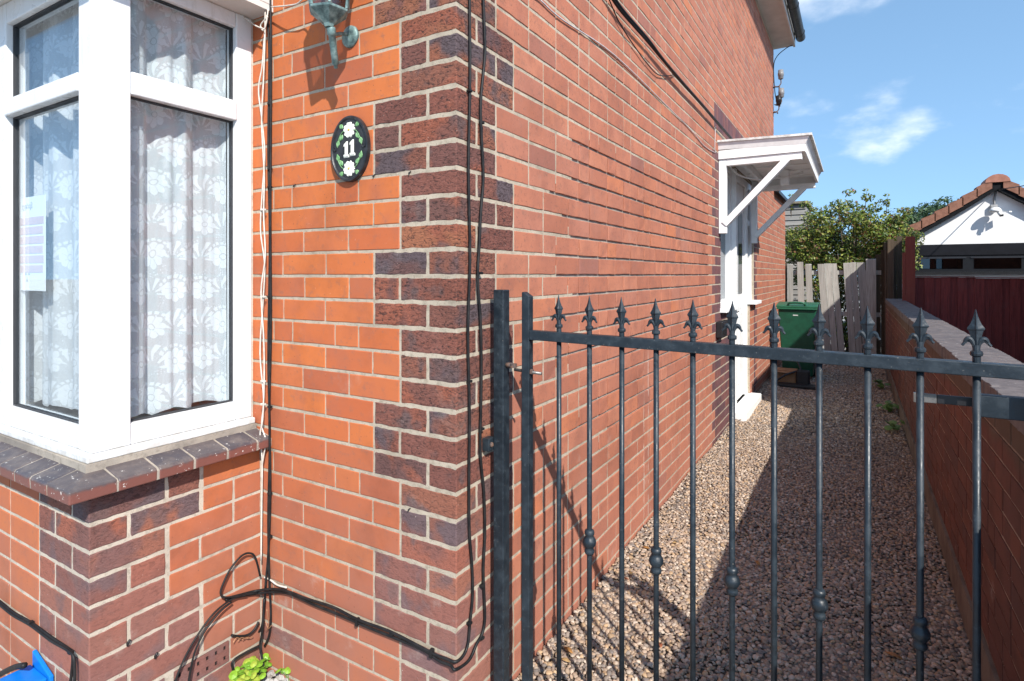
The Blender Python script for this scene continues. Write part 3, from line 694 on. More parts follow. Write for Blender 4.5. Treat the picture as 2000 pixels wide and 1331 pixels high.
# lace curtains
def lace():
    t = NT('white_lace'); uv0 = t.node('ShaderNodeUVMap').outputs[0]; wob = t.scale(t.vm('SUBTRACT', t.noise(uv0, 9, 2, .5, col=True), (.5, .5, .5)), .05)
    uv = t.vm('ADD', uv0, wob); g = t.xyz(uv); u, v = g[0], g[1]
    W_, H_ = .150, .245
    def cell(ou, ov):
        x = t.m('SUBTRACT', t.m('FRACT', t.m('ADD', t.m('DIVIDE', u, W_), ou)), .5); y = t.m('SUBTRACT', t.m('FRACT', t.m('ADD', t.m('DIVIDE', v, H_), ov)), .5)
        x = t.m('MULTIPLY', x, W_); y = t.m('MULTIPLY', y, H_)
        r = t.m('SQRT', t.m('ADD', t.m('MULTIPLY', x, x), t.m('MULTIPLY', y, y))); th = t.m('ARCTAN2', y, x); return x, y, r, th
    def flower(ou, ov):
        x, y, r, th = cell(ou, ov)
        R = t.m('ADD', .031, t.m('MULTIPLY', t.m('POWER', t.m('ABSOLUTE', t.m('COSINE', t.m('MULTIPLY', th, 4))), .6), .013))
        pet = t.rng(t.m('SUBTRACT', R, r), -.001, .001)
        ring = t.m('MULTIPLY', t.rng(r, .0085, .0095), t.rng(r, .0125, .0115))
        slit = t.m('MULTIPLY', t.rng(t.m('ABSOLUTE', t.m('COSINE', t.m('MULTIPLY', th, 4))), .16, .05), t.rng(r, .012, .018))
        return t.m('SUBTRACT', pet, t.m('MULTIPLY', t.m('MAXIMUM', ring, slit), .8), clamp=True)
    def frond(ou, ov, k):
        x, y, r, th = cell(ou, ov); a = t.m('ADD', t.m('MULTIPLY', th, 9), t.m('MULTIPLY', r, k))
        return t.m('MULTIPLY', t.m('MULTIPLY', t.rng(t.m('SINE', a), .15, .4), t.rng(y, -.012, .0)), t.m('MULTIPLY', t.rng(r, .012, .018), t.rng(r, .074, .066)))
    def loops(ou, ov):
        x, y, r, th = cell(ou, ov); a = t.m('ABSOLUTE', t.m('SINE', t.m('MULTIPLY', th, 9)))
        return t.m('MULTIPLY', t.m('MULTIPLY', t.rng(a, .35, .6), t.rng(r, .046, .049)), t.m('MULTIPLY', t.rng(r, .062, .058), t.rng(y, .012, .02)))
    pat = t.m('MAXIMUM', flower(0, 0), flower(.5, .5))
    x_ = t.m('ADD', t.m('MULTIPLY', u, 2 * math.pi / W_), t.m('MULTIPLY', t.m('SINE', t.m('MULTIPLY', v, 2 * math.pi / H_)), 1.9)); vine = t.m('MULTIPLY', t.rng(t.m('ABSOLUTE', t.m('SINE', x_)), .10, .05), .8)
    dots = t.m('MULTIPLY', t.rng(t.voro(uv, 110, rand=.5), .33, .24), t.rng(t.noise(uv, 26, 1), .52, .56))
    for f in (frond(.5, .06, 34), frond(0, .56, 34), loops(0, 0), loops(.5, .5), vine, dots): pat = t.m('MAXIMUM', pat, f)
    net = t.m('MULTIPLY', t.rng(t.noise(uv, 900, 1), .3, .7, .6, 1), .76)
    alpha = t.m('MAXIMUM', t.m('MULTIPLY', pat, .985), t.m('ADD', net, .14))
    d = t.node('ShaderNodeBsdfDiffuse'); t.put(d.inputs[0], (.93, .94, .96)); tl = t.node('ShaderNodeBsdfTranslucent'); t.put(tl.inputs[0], (.93, .94, .96))
    ms = t.node('ShaderNodeMixShader'); ms.inputs[0].default_value = .35; t.t.links.new(d.outputs[0], ms.inputs[1]); t.t.links.new(tl.outputs[0], ms.inputs[2])
    tr = t.node('ShaderNodeBsdfTransparent'); m2 = t.node('ShaderNodeMixShader'); t.put(m2.inputs[0], alpha); t.t.links.new(tr.outputs[0], m2.inputs[1]); t.t.links.new(ms.outputs[0], m2.inputs[2])
    return t.done(m2.outputs[0])
M_LACE = lace()
def curtain(name, label, a, b, folds, horiz, depth0):
    nu, nv = 90, 26; L = abs(b - a); vs = []; uvs = []; R = random.Random(7)
    z0, z1 = .924, 2.36; u = 0; prev = None
    for i in range(nu + 1):
        s = i / nu
        off = sum(A * math.sin(2 * math.pi * (f * s + p)) for f, A, p in folds); pos_ = a + (b - a) * s
        if prev is not None: u += math.hypot(pos_ - prev[0], off - prev[1])
        prev = (pos_, off)
        for j in range(nv + 1):
            q = j / nv; sway = 1 - .25 * q
            zz_ = z0 + (z1 - z0) * q + (1 - q) ** 8 * .018 * abs(math.sin(u * math.pi / .15))
            d_ = depth0 + off * sway
            vs.append((pos_, d_, zz_) if horiz else (d_, pos_, zz_)); uvs.append((u, zz_))
    fs = [(i * (nv + 1) + j, (i + 1) * (nv + 1) + j, (i + 1) * (nv + 1) + j + 1, i * (nv + 1) + j + 1) for i in range(nu) for j in range(nv)]
    me = bpy.data.meshes.new(name); me.from_pydata(vs, [], fs); l = me.uv_layers.new(name='UVMap')
    for p in me.polygons:
        p.use_smooth = True
        for li in p.loop_indices: l.data[li].uv = uvs[me.loops[li].vertex_index]
    me.materials.append(M_LACE); obj(name, me, None, label=label, category='curtain')
curtain('lace_curtain', 'white floral lace curtain behind the narrow side pane of the bay', WY + .112, -.074, [(2.1, .020, .1), (4.7, .010, .4), (9, .004, .2)], False, WX - .085)
curtain('lace_curtain', 'white floral lace curtain behind the front pane of the bay', -2.30, WX - .10, [(5.2, .018, .3), (11, .009, .1), (23, .004, .6)], True, WY + .10)

# printed sheet stuck inside the front pane, its back to the street
pst = thing('window_poster', 'white sheet with pink lines stuck inside the left window pane', 'poster', (-1.45, WY + .045, 1.35))
pz0, pz1 = on(60, 568, y=WY + .045).z, on(60, 385, y=WY + .045).z; px0, px1 = on(22, 500, y=WY + .045).x, on(90, 500, y=WY + .045).x
bx('sheet', simple('poster_paper', (.86, .86, .85), .7, .05), pst, px0, px1, WY + .043, WY + .0445, pz0, pz1)
pm = simple('poster_pink', (.72, .56, .57), .8, .1)
for i in range(6):
    zc = pz1 - .085 - i * .034
    bx('line_block', pm, pst, px0 + .004, px1 - .012 - .006 * (i % 2), WY + .0420, WY + .0428, zc - .014, zc + .012)
def text_mesh(body, size, name, mat, parent, M, mirror=False, ext=.0005):
    cu = bpy.data.curves.new(name, 'FONT'); cu.body = body; cu.size = size; cu.extrude = ext; cu.align_x = 'CENTER'
    tmp = bpy.data.objects.new(name, cu); COL.objects.link(tmp)
    me = bpy.data.meshes.new_from_object(tmp); bpy.data.objects.remove(tmp)
    T = M @ Matrix.Rotation(math.pi / 2, 4, 'X') @ (Matrix.Scale(-1, 4, (1, 0, 0)) if mirror else Matrix.Identity(4))
    me.transform(T); me.materials.clear(); me.materials.append(mat); return obj(name, me, parent)
pg_ = simple('poster_grey_print', (.50, .52, .55), .8, .1)
text_mesh('Springy', .030, 'heading', pg_, pst, Matrix.Translation(((px0 + px1) / 2, WY + .0422, pz1 - .040)), True)
for dx_, dz_ in ((-.012, .055), (.014, .055), (.0, .032)):
    m = MB(); m.prism([(-.010, 0), (.010, 0), (0, .017)], .0006, Matrix.Translation(((px0 + px1) / 2 + dx_, WY + .0422, pz0 + dz_))); m.build('triangle_mark', pg_, pst)

# ------------------------------------------------------------------ wall lantern
def verdigris():
    t = NT('verdigris_metal'); p = t.pos(); n = t.noise(p, 45, 5, .6)
    col = t.ramp(n, [(.3, (.045, .075, .078)), (.5, (.14, .22, .215)), (.7, (.30, .41, .39))])
    return t.done(t.pbr(col, .55, .25, .4, t.bump(n, .3, .001)))
M_VERD = verdigris()
lan = thing('wall_lantern', 'green weathered coach lantern on a bracket above the number plaque', 'lantern', (-.435, 0, 2.197))
PL = Vector((-.435, 0, 2.197)); RY = Matrix.Rotation(math.pi / 2, 4, 'X')
MB().lathe([(.012, .016), (.02, .013), (.030, .010), (.036, .006), (.037, 0), (.0, 0)][::-1], 24, Matrix.Translation(PL) @ RY).build('back_plate', M_VERD, lan, smooth=True)
rt = on(646, 52, y=-.115); rb = on(656, 131, y=-.072)
arm0 = PL + Vector((0, -.014, .004)); armc = rt.lerp(rb, .22)
MB().tube(smooth_path([arm0, arm0.lerp(armc, .5) + Vector((0, 0, .004)), armc]), .0055, 8).build('arm', M_VERD, lan, smooth=True)
ax_ = (rb - rt).normalized()
Mr = Matrix.Translation(rb) @ (-ax_).to_track_quat('Z', 'Y').to_matrix().to_4x4(); Lr = (rt - rb).length
MB().lathe([(.003, -.006), (.007, -.003), (.006, .004), (.0110, .008), (.0112, Lr * .5), (.0115, Lr * .78), (.0145, Lr * .8), (.0135, Lr * .97), (.008, Lr)], 12, Mr).build('tail', M_VERD, lan, smooth=True)
LC = rt + Vector((-.004, -.004, .0))
MB().lathe([(.014, -.004), (.018, .006), (.030, .016), (.052, .034), (.062, .042), (.064, .048), (.060, .050)], 6, Matrix.Translation(LC) @ Matrix.Rotation(.35, 4, 'Z')).build('base_cup', M_VERD, lan)
hexp = lambda r, z, k: LC + Vector((r * math.cos(.35 + k * math.pi / 3), r * math.sin(.35 + k * math.pi / 3), z))
Z0, Z1, R0, R1 = .050, .235, .060, .082
M_LGLASS = glassmat('lantern_glass', 1.6, (.78, .74, .70), .12)
for k in range(6):
    MB().beam(hexp(R0, Z0, k), hexp(R1, Z1, k), .007, .007).build('corner_bar', M_VERD, lan)
    a, b, c, d = hexp(R0 - .003, Z0, k), hexp(R0 - .003, Z0, k + 1), hexp(R1 - .003, Z1, k + 1), hexp(R1 - .003, Z1, k)
    n_ = (b - a).cross(d - a).normalized() * .0012
    MB().add([a, b, c, d, a - n_, b - n_, c - n_, d - n_], [(0, 1, 2, 3), (7, 6, 5, 4), (0, 4, 5, 1), (1, 5, 6, 2), (2, 6, 7, 3), (3, 7, 4, 0)]).build('glass_pane', M_LGLASS, lan)
MB().lathe([(.088, Z1), (.092, Z1 + .006), (.060, Z1 + .05), (.034, Z1 + .075), (.03, Z1 + .08), (.03, Z1 + .095), (.012, Z1 + .105), (.008, Z1 + .125), (.002, Z1 + .13)], 6, Matrix.Translation(LC) @ Matrix.Rotation(.35, 4, 'Z')).build('lantern_roof', M_VERD, lan)
MB().lathe([(.012, Z0), (.012, .10), (.016, .105), (.02, .14), (.012, .17), (.002, .175)], 10, Matrix.Translation(LC)).build('bulb', simple('bulb_glass', (.75, .73, .68), .25), lan, smooth=True)

# ------------------------------------------------------------------ house number plaque
plq = thing('number_plaque', 'oval black house number plaque reading 11 with painted white flowers', 'plaque', (-.43, 0, 1.822))
HW, HH = .0855, .1095; PC = Vector((-.43, 0, 1.822))
M_SLATE = simple('plaque_black', (.014, .015, .018), .4, .4, 40, .3, .001, c2=(.03, .032, .036)); M_PWHITE = simple('plaque_white', (.80, .79, .70), .5, .08, 60)
M_PGREEN = simple('plaque_green', (.11, .27, .10), .5, .35, 120, c2=(.24, .42, .20)); M_PYEL = simple('plaque_yellow', (.62, .40, .08), .5)
Mp = Matrix.Translation(PC) @ RY
prof = [(1.0, .0), (1.0, .012), (.985, .016), (.93, .0165), (.905, .014), (.89, .0115), (.0, .0115)]
m = MB(); n = 64
vs = [Mp @ Vector((HW * r * math.cos(2 * math.pi * j / n), HH * r * math.sin(2 * math.pi * j / n), z)) for r, z in prof[:-1] for j in range(n)]
fs = [(i * n + j, i * n + (j + 1) % n, (i + 1) * n + (j + 1) % n, (i + 1) * n + j) for i in range(5) for j in range(n)] + [tuple(5 * n + j for j in range(n)), tuple(range(n - 1, -1, -1))]
m.add(vs, fs).build('oval_plate', M_SLATE, plq)
def on_plaque(x, z, d=.0117): return Matrix.Translation(PC + Vector((x, -d, z)))
def relief(name, poly, mat, x, z, h=.0025, rot=0):
    M = on_plaque(x, z) @ Matrix.Rotation(rot, 4, 'Y'); m = MB(); n = len(poly)
    cx, cz = sum(p[0] for p in poly) / n, sum(p[1] for p in poly) / n
    vs = [M @ Vector((a, 0, b)) for a, b in poly] + [M @ Vector((cx + (a - cx) * .82, -h, cz + (b - cz) * .82)) for a, b in poly]
    m.add(vs, [tuple(range(n, 2 * n))] + [(i, (i + 1) % n, (i + 1) % n + n, i + n) for i in range(n)]); return m.build(name, mat, plq)
one = [(-.012, -.027), (.013, -.027), (.013, -.020), (.0065, -.0195), (.0065, .027), (.000, .027), (-.012, .019), (-.012, .012), (-.0055, .0145), (-.0055, -.0195), (-.012, -.020)]
for x in (-.0135, .0145): relief('numeral', [(a, b) for a, b in one], M_PWHITE, x, .0 + x * .12, .003)
PS = 1.2
petal = [(0, 0), (-.006, .006), (-.0105, .015), (-.008, .021), (-.003, .0215), (0, .019), (.003, .0215), (.008, .021), (.0105, .015), (.006, .006)]
leaf = [(0, 0), (-.006, .006), (-.0075, .012), (-.003, .019), (0, .024), (.003, .019), (.0075, .012), (.006, .006)]
for fz in (.062, -.066):
    for k in range(5): relief('petal', [(a * PS, b * PS) for a, b in petal], M_PWHITE, 0, fz, .0028, k * 2 * math.pi / 5 + (0 if fz > 0 else .6))
    MB().lathe([(.0, .004), (.003, .0035), (.004, 0)][::-1], 8, on_plaque(0, fz, .0135) @ RY).build('flower_centre', M_PYEL, plq)
    sg = 1 if fz > 0 else -1
    for s in (-1, 1):
        for lx, lz, rot in ((.028, .008, .9), (.030, -.012, 2.5), (.050, -.028, 2.9)):
            relief('leaf', [(a * 1.12, b * 1.12) for a, b in leaf], M_PGREEN, s * lx, fz + sg * lz, .0022, s * rot if sg > 0 else s * (math.pi - rot))
        pts = [PC + Vector((s * a, -.0135, fz + sg * b)) for a, b in ((.014, .0), (.030, -.004), (.042, -.016), (.050, -.030))]
        MB().tube(smooth_path(pts, 4), .0013, 6).build('stem', M_PGREEN, plq)
for s in (-1, 1):
    MB().lathe([(.0075, 0), (.0075, .003), (.005, .004), (.004, .002)], 12, on_plaque(s * .066, .004) @ RY).build('screw_head', M_SLATE, plq)

# ------------------------------------------------------------------ cables
def cable(name, label, runs, r, mat, clips=(), clipmat=None, cat='cable', group=None):
    """runs: list of paths; each a list of world points"""
    t = thing(name, label, cat, runs[0][0], group)
    for p in runs: MB().tube(smooth_path(p, 5), r, 7).build('strand', mat, t, smooth=True)
    for c, d in clips:
        c = Vector(c); MB().box(c.x - d[0], c.x + d[0], c.y - d[1], c.y + d[1], c.z - d[2], c.z + d[2]).build('clip', clipmat or mat, t, bevel=.0015)
    return t
def fw(pts, y=-.010): return [on(a, b, y=y) for a, b in pts]
def sw(pts, x=.008): return [on(a, b, x=x) for a, b in pts]
def rw(pts, x=XB + .012): return [on(a, b, x=x) for a, b in pts]
CL = (.007, .007, .004)
cable('black_cable', 'pair of black cables running down beside the white bay window', [
    fw([(520, -420), (521, -200), (522, -60), (523, 40), (526, 110), (524, 300), (527, 470), (524, 700), (527, 850), (524, 1010), (526, 1130), (529, 1200), (526, 1240), (517, 1262)]),
    fw([(526, -420), (527, -200), (527, -60), (529, 60), (529, 220), (528, 420), (529, 640), (526, 800), (528, 960), (524, 1080), (519, 1140), (516, 1190), (511, 1225), (500, 1240)], -.014)], .0042, M_CABLE,
    [(on(527, y_, y=-.011), CL) for y_ in (203, 330, 366, 580, 795, 964, 1048)])
cable('white_cable', 'bundle of thin white cables running down beside the bay window', [
    fw([(520, 30), (516, 75), (512, 130), (505, 175), (511, 230), (517, 300), (512, 380), (509, 450), (517, 520), (513, 600), (508, 690), (515, 780), (511, 830), (519, 860), (515, 890), (512, 910)], -.022),
    fw([(518, 20), (517, 90), (514, 170), (511, 240), (516, 340), (515, 420), (518, 500), (510, 570), (515, 660), (516, 740), (513, 820), (508, 850), (512, 900), (511, 1000), (510, 1095)], -.028),
    fw([(524, 18), (519, 50), (514, 60), (509, 52), (512, 45), (523, 33)], -.03),
    fw([(516, 57), (500, 51), (485, 40), (472, 28), (462, 8), (452, -8)], -.04)], .0027, M_WCABLE,
    [(on(514, y_, y=-.022), (.010, .006, .0035)) for y_ in (410, 580, 745, 790)])
cable('white_cable', 'white flex sagging from the bay corner to the lantern', [[on(530, 14, y=-.03), on(556, 12, y=-.045), on(580, 8, y=-.05), on(600, -2, y=-.06), LC + Vector((-.06, .03, .03))]], .0025, M_WCABLE)
front1 = [(470, 1163), (500, 1155)]
cable('black_cable', 'black cables looping along the front wall and up the dark corner bricks', [
    rw([(446, 1168), (470, 1162), (498, 1155)]) + fw([(530, 1151), (560, 1155), (600, 1170), (650, 1186), (700, 1211), (760, 1233), (810, 1258), (848, 1278), (872, 1287)], -.014) + [Vector((.004, -.010, on(891, 1288, y=0).z))] + sw([(905, 1281), (914, 1258), (918, 1217), (923, 1164), (922, 1107), (917, 1041), (916, 950), (917, 800), (914, 650), (918, 500), (915, 330), (918, 150), (917, -80), (918, -500), (918, -700)]),
    rw([(440, 1172), (470, 1165), (498, 1160)]) + fw([(530, 1157), (565, 1160), (610, 1180), (660, 1200), (720, 1226), (780, 1250), (830, 1272), (858, 1291), (880, 1300)], -.012) + [Vector((.006, -.012, on(893, 1303, y=0).z))] + sw([(916, 1290), (931, 1258), (942, 1238), (947, 1206), (945, 1151), (944, 1107), (947, 1041), (945, 960), (938, 880), (940, 750), (939, 640), (933, 545), (936, 480), (939, 415), (944, 345), (940, 260), (939, 196), (947, 109), (946, 54), (942, -80), (940, -500), (941, -700)])], .0046, M_CABLE,
    [(on(570, 1160, y=-.012), CL), (on(698, 1215, y=-.012), (.005, .008, .012)), (on(766, 1238, y=-.012), CL), (on(843, 1276, y=-.012), (.006, .008, .012)),
     (on(941, 1246, x=.008), CL), (on(942, 1144, x=.008), CL), (on(917, 1217, x=.008), CL), (on(938, 534, x=.008), CL), (on(917, 745, x=.008), CL), (on(941, 838, x=.008), CL), (on(941, 240, x=.008), CL), (on(917, 178, x=.008), CL)])
cable('black_cable', 'black cable looped over itself low on the bay return wall', [
    rw([(508, 1125), (499, 1090), (488, 1081), (472, 1086), (450, 1112), (434, 1145), (431, 1160), (438, 1167), (460, 1166), (480, 1163)], XB + .022)], .0036, M_CABLE)
cable('black_cable', 'black cables curving from the wall bundle down past the air brick', [
    rw([(505, 1158), (470, 1164), (445, 1176), (418, 1198), (392, 1232), (370, 1268), (350, 1310), (338, 1345)], XB + .02),
    rw([(452, 1176), (430, 1195), (408, 1222), (396, 1240), (382, 1270), (374, 1300), (366, 1345)], XB + .026)], .0034, M_CABLE)
cable('frayed_cable', 'frayed black cable end with bare copper strands in the wall corner', [
    rw([(505, 1215), (497, 1230), (485, 1240), (468, 1243), (452, 1241)], XB + .016), fw([(516, 1170), (512, 1235), (508, 1262), (515, 1300), (524, 1345)], -.03), rw([(506, 1262), (480, 1275), (455, 1292), (456, 1310), (466, 1345)], XB + .02)], .0042, M_CABLE)
M_COP = simple('copper_strand', (.45, .24, .13), .5, .3, 50, metal=.5)
cable('copper_wire', 'tangle of bare copper strands at the frayed cable end', [rw([(455 + 9 * i, 1256 - 3 * i), (462 + 9 * i, 1246), (470 + 8 * i, 1249 - 2 * i)], XB + .02) for i in range(4)] + [fw([(521, 1190), (525, 1220), (519, 1232)], -.02), fw([(519, 1215), (524, 1228), (530, 1222)], -.02)], .0013, M_COP, cat='wire')
cable('white_cable', 'short white cable along the mortar beside the black bundle', [fw([(516, 1128), (528, 1133), (542, 1143), (560, 1148)], -.008)], .0032, M_WCABLE)
cable('black_cable', 'black cable clipped across the lower left of the bay wall', [
    [on(a, b, y=YB - .010) for a, b in ((-40, 1150), (-5, 1172), (25, 1196), (60, 1216), (100, 1245), (130, 1265), (140, 1274), (142, 1295), (136, 1345))],
    [on(a, b, y=YB - .016) for a, b in ((-40, 1154), (-5, 1178), (25, 1202), (60, 1222), (100, 1252), (134, 1272), (145, 1290), (146, 1345))]], .0042, M_CABLE,
    [(on(60, 1216, y=YB - .012), CL), (on(138, 1274, y=YB - .012), CL)])
M_THIN = simple('grey_white_flex', (.52, .48, .48), .6, .2, 50)
cable('white_cable', 'thin pale cable sloping along the upper side wall to the porch canopy', [sw([(944, -60), (1000, -38), (1052, -2), (1060, 5), (1100, 40), (1200, 108), (1300, 205), (1350, 255), (1375, 285), (1396, 298)], .006) + sw([(1396, 290), (1397, 255), (1398, 248)], .006)], .0030, M_THIN)
cable('black_cable', 'thick black cable bundle strung along the upper side wall', [
    sw([(1010, -330), (1100, -150), (1180, -30), (1210, 18), (1262, 78), (1290, 112), (1330, 160), (1370, 205), (1400, 240), (1428, 272)], .03), sw([(1014, -330), (1104, -150), (1184, -30), (1215, 18), (1265, 76), (1295, 116), (1335, 163), (1375, 208), (1405, 243), (1430, 272)], .036)], .0075, M_CABLE)
cable('black_cable', 'thin dark cable sagging below the thick bundle on the side wall', [sw([(1188, -5), (1205, 35), (1222, 65), (1240, 92), (1262, 122), (1285, 146), (1310, 148), (1320, 142)], .012)], .0030, M_CABLE)
# stray wall plugs and clips
for i, (a, b, kx) in enumerate(((249, 1256, 'ret'), (303, 1281, 'ret'), (797, 996, 'fr'), (798, 338, 'fr'), (728, 344, 'fr'), (573, 363, 'fr'))):
    p = rw([(a, b)], XB + .004)[0] if kx == 'ret' else fw([(a, b)], -.004)[0]
    lab = ['black plastic clip left on the bay corner bricks', 'black plastic clip left beside the air brick', 'dark plug in the joint of the lower corner bricks', 'dark plug in the joint right of the plaque', 'dark plug in the joint just under the plaque', 'dark plug in the joint left below the plaque'][i]
    m = MB(); s_ = .009 if kx == 'ret' else .005
    m.tube([p + Vector((0, 0, -s_)), p + Vector((.002, 0, 0)), p + Vector((.006, .004, s_))], [s_ * .35, s_ * .5, s_ * .35], 7)
    m.build('wall_plug', M_BLACKP, None, smooth=True, label=lab, category='wall plug')

# ------------------------------------------------------------------ gate
YG = .18
post = thing('gate_post', 'square blue black steel gate post standing against the house corner', 'gate post', (.044, YG, 0))
m = MB(); m.box(.026, .064, .160, .198, -.05, 1.357); m.build('post_tube', M_IRON, post, bevel=.003)
for zb in (on(952, 865, x=.004).z, .02):
    bk = bx('bracket', M_IRON, post, .0006, .0257, .135, .172, zb - .02, zb + .02, bevel=.002)
    MB().lathe([(.008, 0), (.008, .004), (.004, .007)], 8, Matrix.Translation((.0262, .148, zb)) @ Matrix.Rotation(math.pi / 2, 4, 'Y')).build('bolt', M_RUST, bk)
zh = on(1000, 714, y=YG).z
MB().tube([(.062, .178, zh), (.086, .178, zh + .001)], .0075, 10).build('hinge_eye', M_RUST, post, smooth=True)
MB().lathe([(.011, -.006), (.011, .006)], 12, Matrix.Translation((.090, .178, zh))).build('hinge_eye', M_RUST, post)
ring = [(.082 + .013 * math.cos(a), .172, .012 + .016 * math.sin(a)) for a in [i * math.pi / 8 for i in range(17)]]
MB().tube(ring, .003, 6).build('ring', M_IRON, post, smooth=True)
gate = thing('garden_gate', 'blue black metal gate with spear topped bars across the path', 'gate', (.14, YG, .05))
def sag(x): return -.0131 * (x - .155)
ZR = 1.2195
m = MB(); m.prism([(.126, .04), (.152, .04), (.152, 1.338), (.130, 1.352), (.126, 1.350)], .028, Matrix.Translation((0, .166, 0))); m.build('stile', M_IRON, gate, bevel=.002)
bx('stile', M_IRON, gate, 1.325, 1.351, .166, .194, .04, 1.34, bevel=.002)
def rail(z):
    m = MB(); x0, x1 = .1522, 1.3248
    m.add([(x, y_, z + sag(x) + dz) for x in (x0, x1) for y_ in (.165, .195) for dz in (-.0145, .0145)], [(0, 1, 3, 2), (4, 6, 7, 5), (0, 4, 5, 1), (2, 3, 7, 6), (0, 2, 6, 4), (1, 5, 7, 3)])
    return m.build('rail', M_IRON, gate, bevel=.002)
rail(ZR); rail(.10)
def finial_mesh():
    m = MB(); T_ = Matrix.Identity(4)
    m.lathe([(.0075, -.003), (.0075, .012), (.0110, .014), (.0115, .018), (.0110, .022), (.0070, .025), (.0062, .036)], 12)
    rows = [(.0055, .0055, .032), (.0085, .0055, .050), (.0125, .0060, .0665), (.0148, .0072, .0685), (.0152, .0075, .0705), (.0146, .0070, .0725), (.0100, .0056, .0795), (.0066, .0044, .088), (.0040, .0034, .097), (.0022, .0022, .105), (.0010, .0010, .111)]
    n = 8; vs = []
    for a, b, z in rows:      # ridged blade: long section with a raised midrib
        vs += [(a, 0, z), (a * .22, b * .62, z), (0, b, z), (-a * .22, b * .62, z), (-a, 0, z), (-a * .22, -b * .62, z), (0, -b, z), (a * .22, -b * .62, z)]
    fs = [(i * n + j, i * n + (j + 1) % n, (i + 1) * n + (j + 1) % n, (i + 1) * n + j) for i in range(len(rows) - 1) for j in range(n)]
    m.add(vs, fs + [tuple(range((len(rows) - 1) * n, len(rows) * n))])
    for s in (-1, 1):
        p = [(s * .003, 0, .024), (s * .0045, 0, .038), (s * .009, 0, .0475), (s * .0145, 0, .0490), (s * .0185, 0, .0445), (s * .0210, 0, .0385), (s * .0245, 0, .0345)]
        m.tube(smooth_path(p, 4), [.0028 + .0022 * math.sin(math.pi * min(1, i / 18)) for i in range(25)], 8)
        p = [(s * .0045, 0, .034), (s * .010, 0, .0425), (s * .0155, 0, .0435), (s * .0185, 0, .0395)]
        m.tube(smooth_path(p, 4), .0022, 6)
    return m.mesh('finial', M_IRON, False)
def collar_mesh():
    return MB().lathe([(.0074, -.0360), (.0125, -.0340), (.0146, -.0290), (.0140, -.0225), (.0112, -.0178), (.0150, -.0128), (.0190, -.0055), (.0197, .0005), (.0186, .0060), (.0150, .0125), (.0112, .0178), (.0138, .0212), (.0146, .0275), (.0130, .0335), (.0074, .0360)], 20).mesh('collar', M_IRON, True)
FIN, COLL = finial_mesh(), collar_mesh()
KN = {1: (1150, 1058), 3: (1278, 1094), 5: (1428, 1134), 7: (1598, 1179), 9: (1797, 1236)}
for i in range(11):
    x = .2475 + .09825 * i; zt = ZR - .0146 + sag(x)
    b = MB().tube([(x, YG, .1147 + sag(x)), (x, YG, zt)], .0074, 14).build('bar', M_IRON, gate, smooth=True)
    f = obj('finial', FIN, b); f.location = (x, YG, ZR + .0146 + sag(x)); f.rotation_euler = (0, rnd.uniform(-.02, .02), rnd.uniform(-.12, .12))
    if i in KN:
        c = obj('collar', COLL, b); c.location = (x, YG, on(*KN[i], y=YG).z)
zp = on(1050, 730, y=YG).z
MB().tube([(.094, .178, zh - .012), (.19, .176, zh - .016)], .0048, 10).build('hinge_pin', M_STEEL, gate, smooth=True)
MB().lathe([(.009, 0), (.009, .007)], 6, Matrix.Translation((.1525, .178, zh - .014)) @ Matrix.Rotation(math.pi / 2, 4, 'Y')).build('hinge_nut', M_RUST, gate)
zl0, zl1 = on(1950, 815, y=.22).z, on(1950, 772, y=.22).z
bx('lock_box', M_IRON, gate, 1.232, 1.3245, .200, .226, zl0, zl1, bevel=.002)
lv = bx('latch_lever', M_BLACKP, gate, 1.165, 1.236, .214, .219, (zl0 + zl1) / 2 - .006, (zl0 + zl1) / 2 + .014, bevel=.0015)
m = MB(); zc = (zl0 + zl1) / 2; m.box(1.128, 1.1648, .2135, .2195, zc - .006, zc + .014); m.box(1.122, 1.1278, .205, .2195, zc - .006, zc + .015); m.build('latch_tip', M_STEEL, lv, bevel=.001)
bx('strike_post', M_IRON, None, 1.356, 1.390, .168, .20, -.03, 1.30, bevel=.003, label='slim blue black strike post fixed to the low boundary wall', category='gate post')

# ------------------------------------------------------------------ low boundary wall
bwall = thing('boundary_wall', 'low red brick boundary wall with dark flat coping right of the path', 'garden wall', (1.5, 4, 0))
BX0, BX1, BZ = 1.395, 1.60, .975
core = bx('wall_core', mortar_mat('boundary_mortar', (.40, .31, .24), (.28, .22, .17)), bwall, BX0 + .004, BX1 - .004, -.294, 8.9, -.15, BZ)
bx('rendered_plinth', simple('plinth_render', (.17, .135, .105), .95, .35, 6, .5, .003), bwall, BX0 - .010, BX0 + .0035, -.30, 8.9, -.15, .135)
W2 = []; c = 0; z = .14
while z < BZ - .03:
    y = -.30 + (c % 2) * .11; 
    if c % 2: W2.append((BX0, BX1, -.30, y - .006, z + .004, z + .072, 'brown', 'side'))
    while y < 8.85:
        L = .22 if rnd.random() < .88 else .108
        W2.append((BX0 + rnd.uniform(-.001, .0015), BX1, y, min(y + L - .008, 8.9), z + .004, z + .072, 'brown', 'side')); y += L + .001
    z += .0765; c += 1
def area2(b):
    ps = [proj((BX0, yy_, zz_)) for yy_ in (b[2], b[3]) for zz_ in (b[4], b[5])]
    if any(p is None for p in ps): return 0
    cx = sum(p[0] for p in ps) / 4; cy = sum(p[1] for p in ps) / 4
    return abs(ps[0][0] - ps[2][0]) * abs(ps[0][1] - ps[1][1]) if (1600 < cx < 2040 and cy < 1360) else 0
o2 = sorted(range(len(W2)), key=lambda i: -area2(W2[i])); near2 = set(i for i in o2[:280] if area2(W2[i]) > 20)
for i in near2: brick_obj(W2[i], core, i)
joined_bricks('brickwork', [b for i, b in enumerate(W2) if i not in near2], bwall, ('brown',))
cm = None
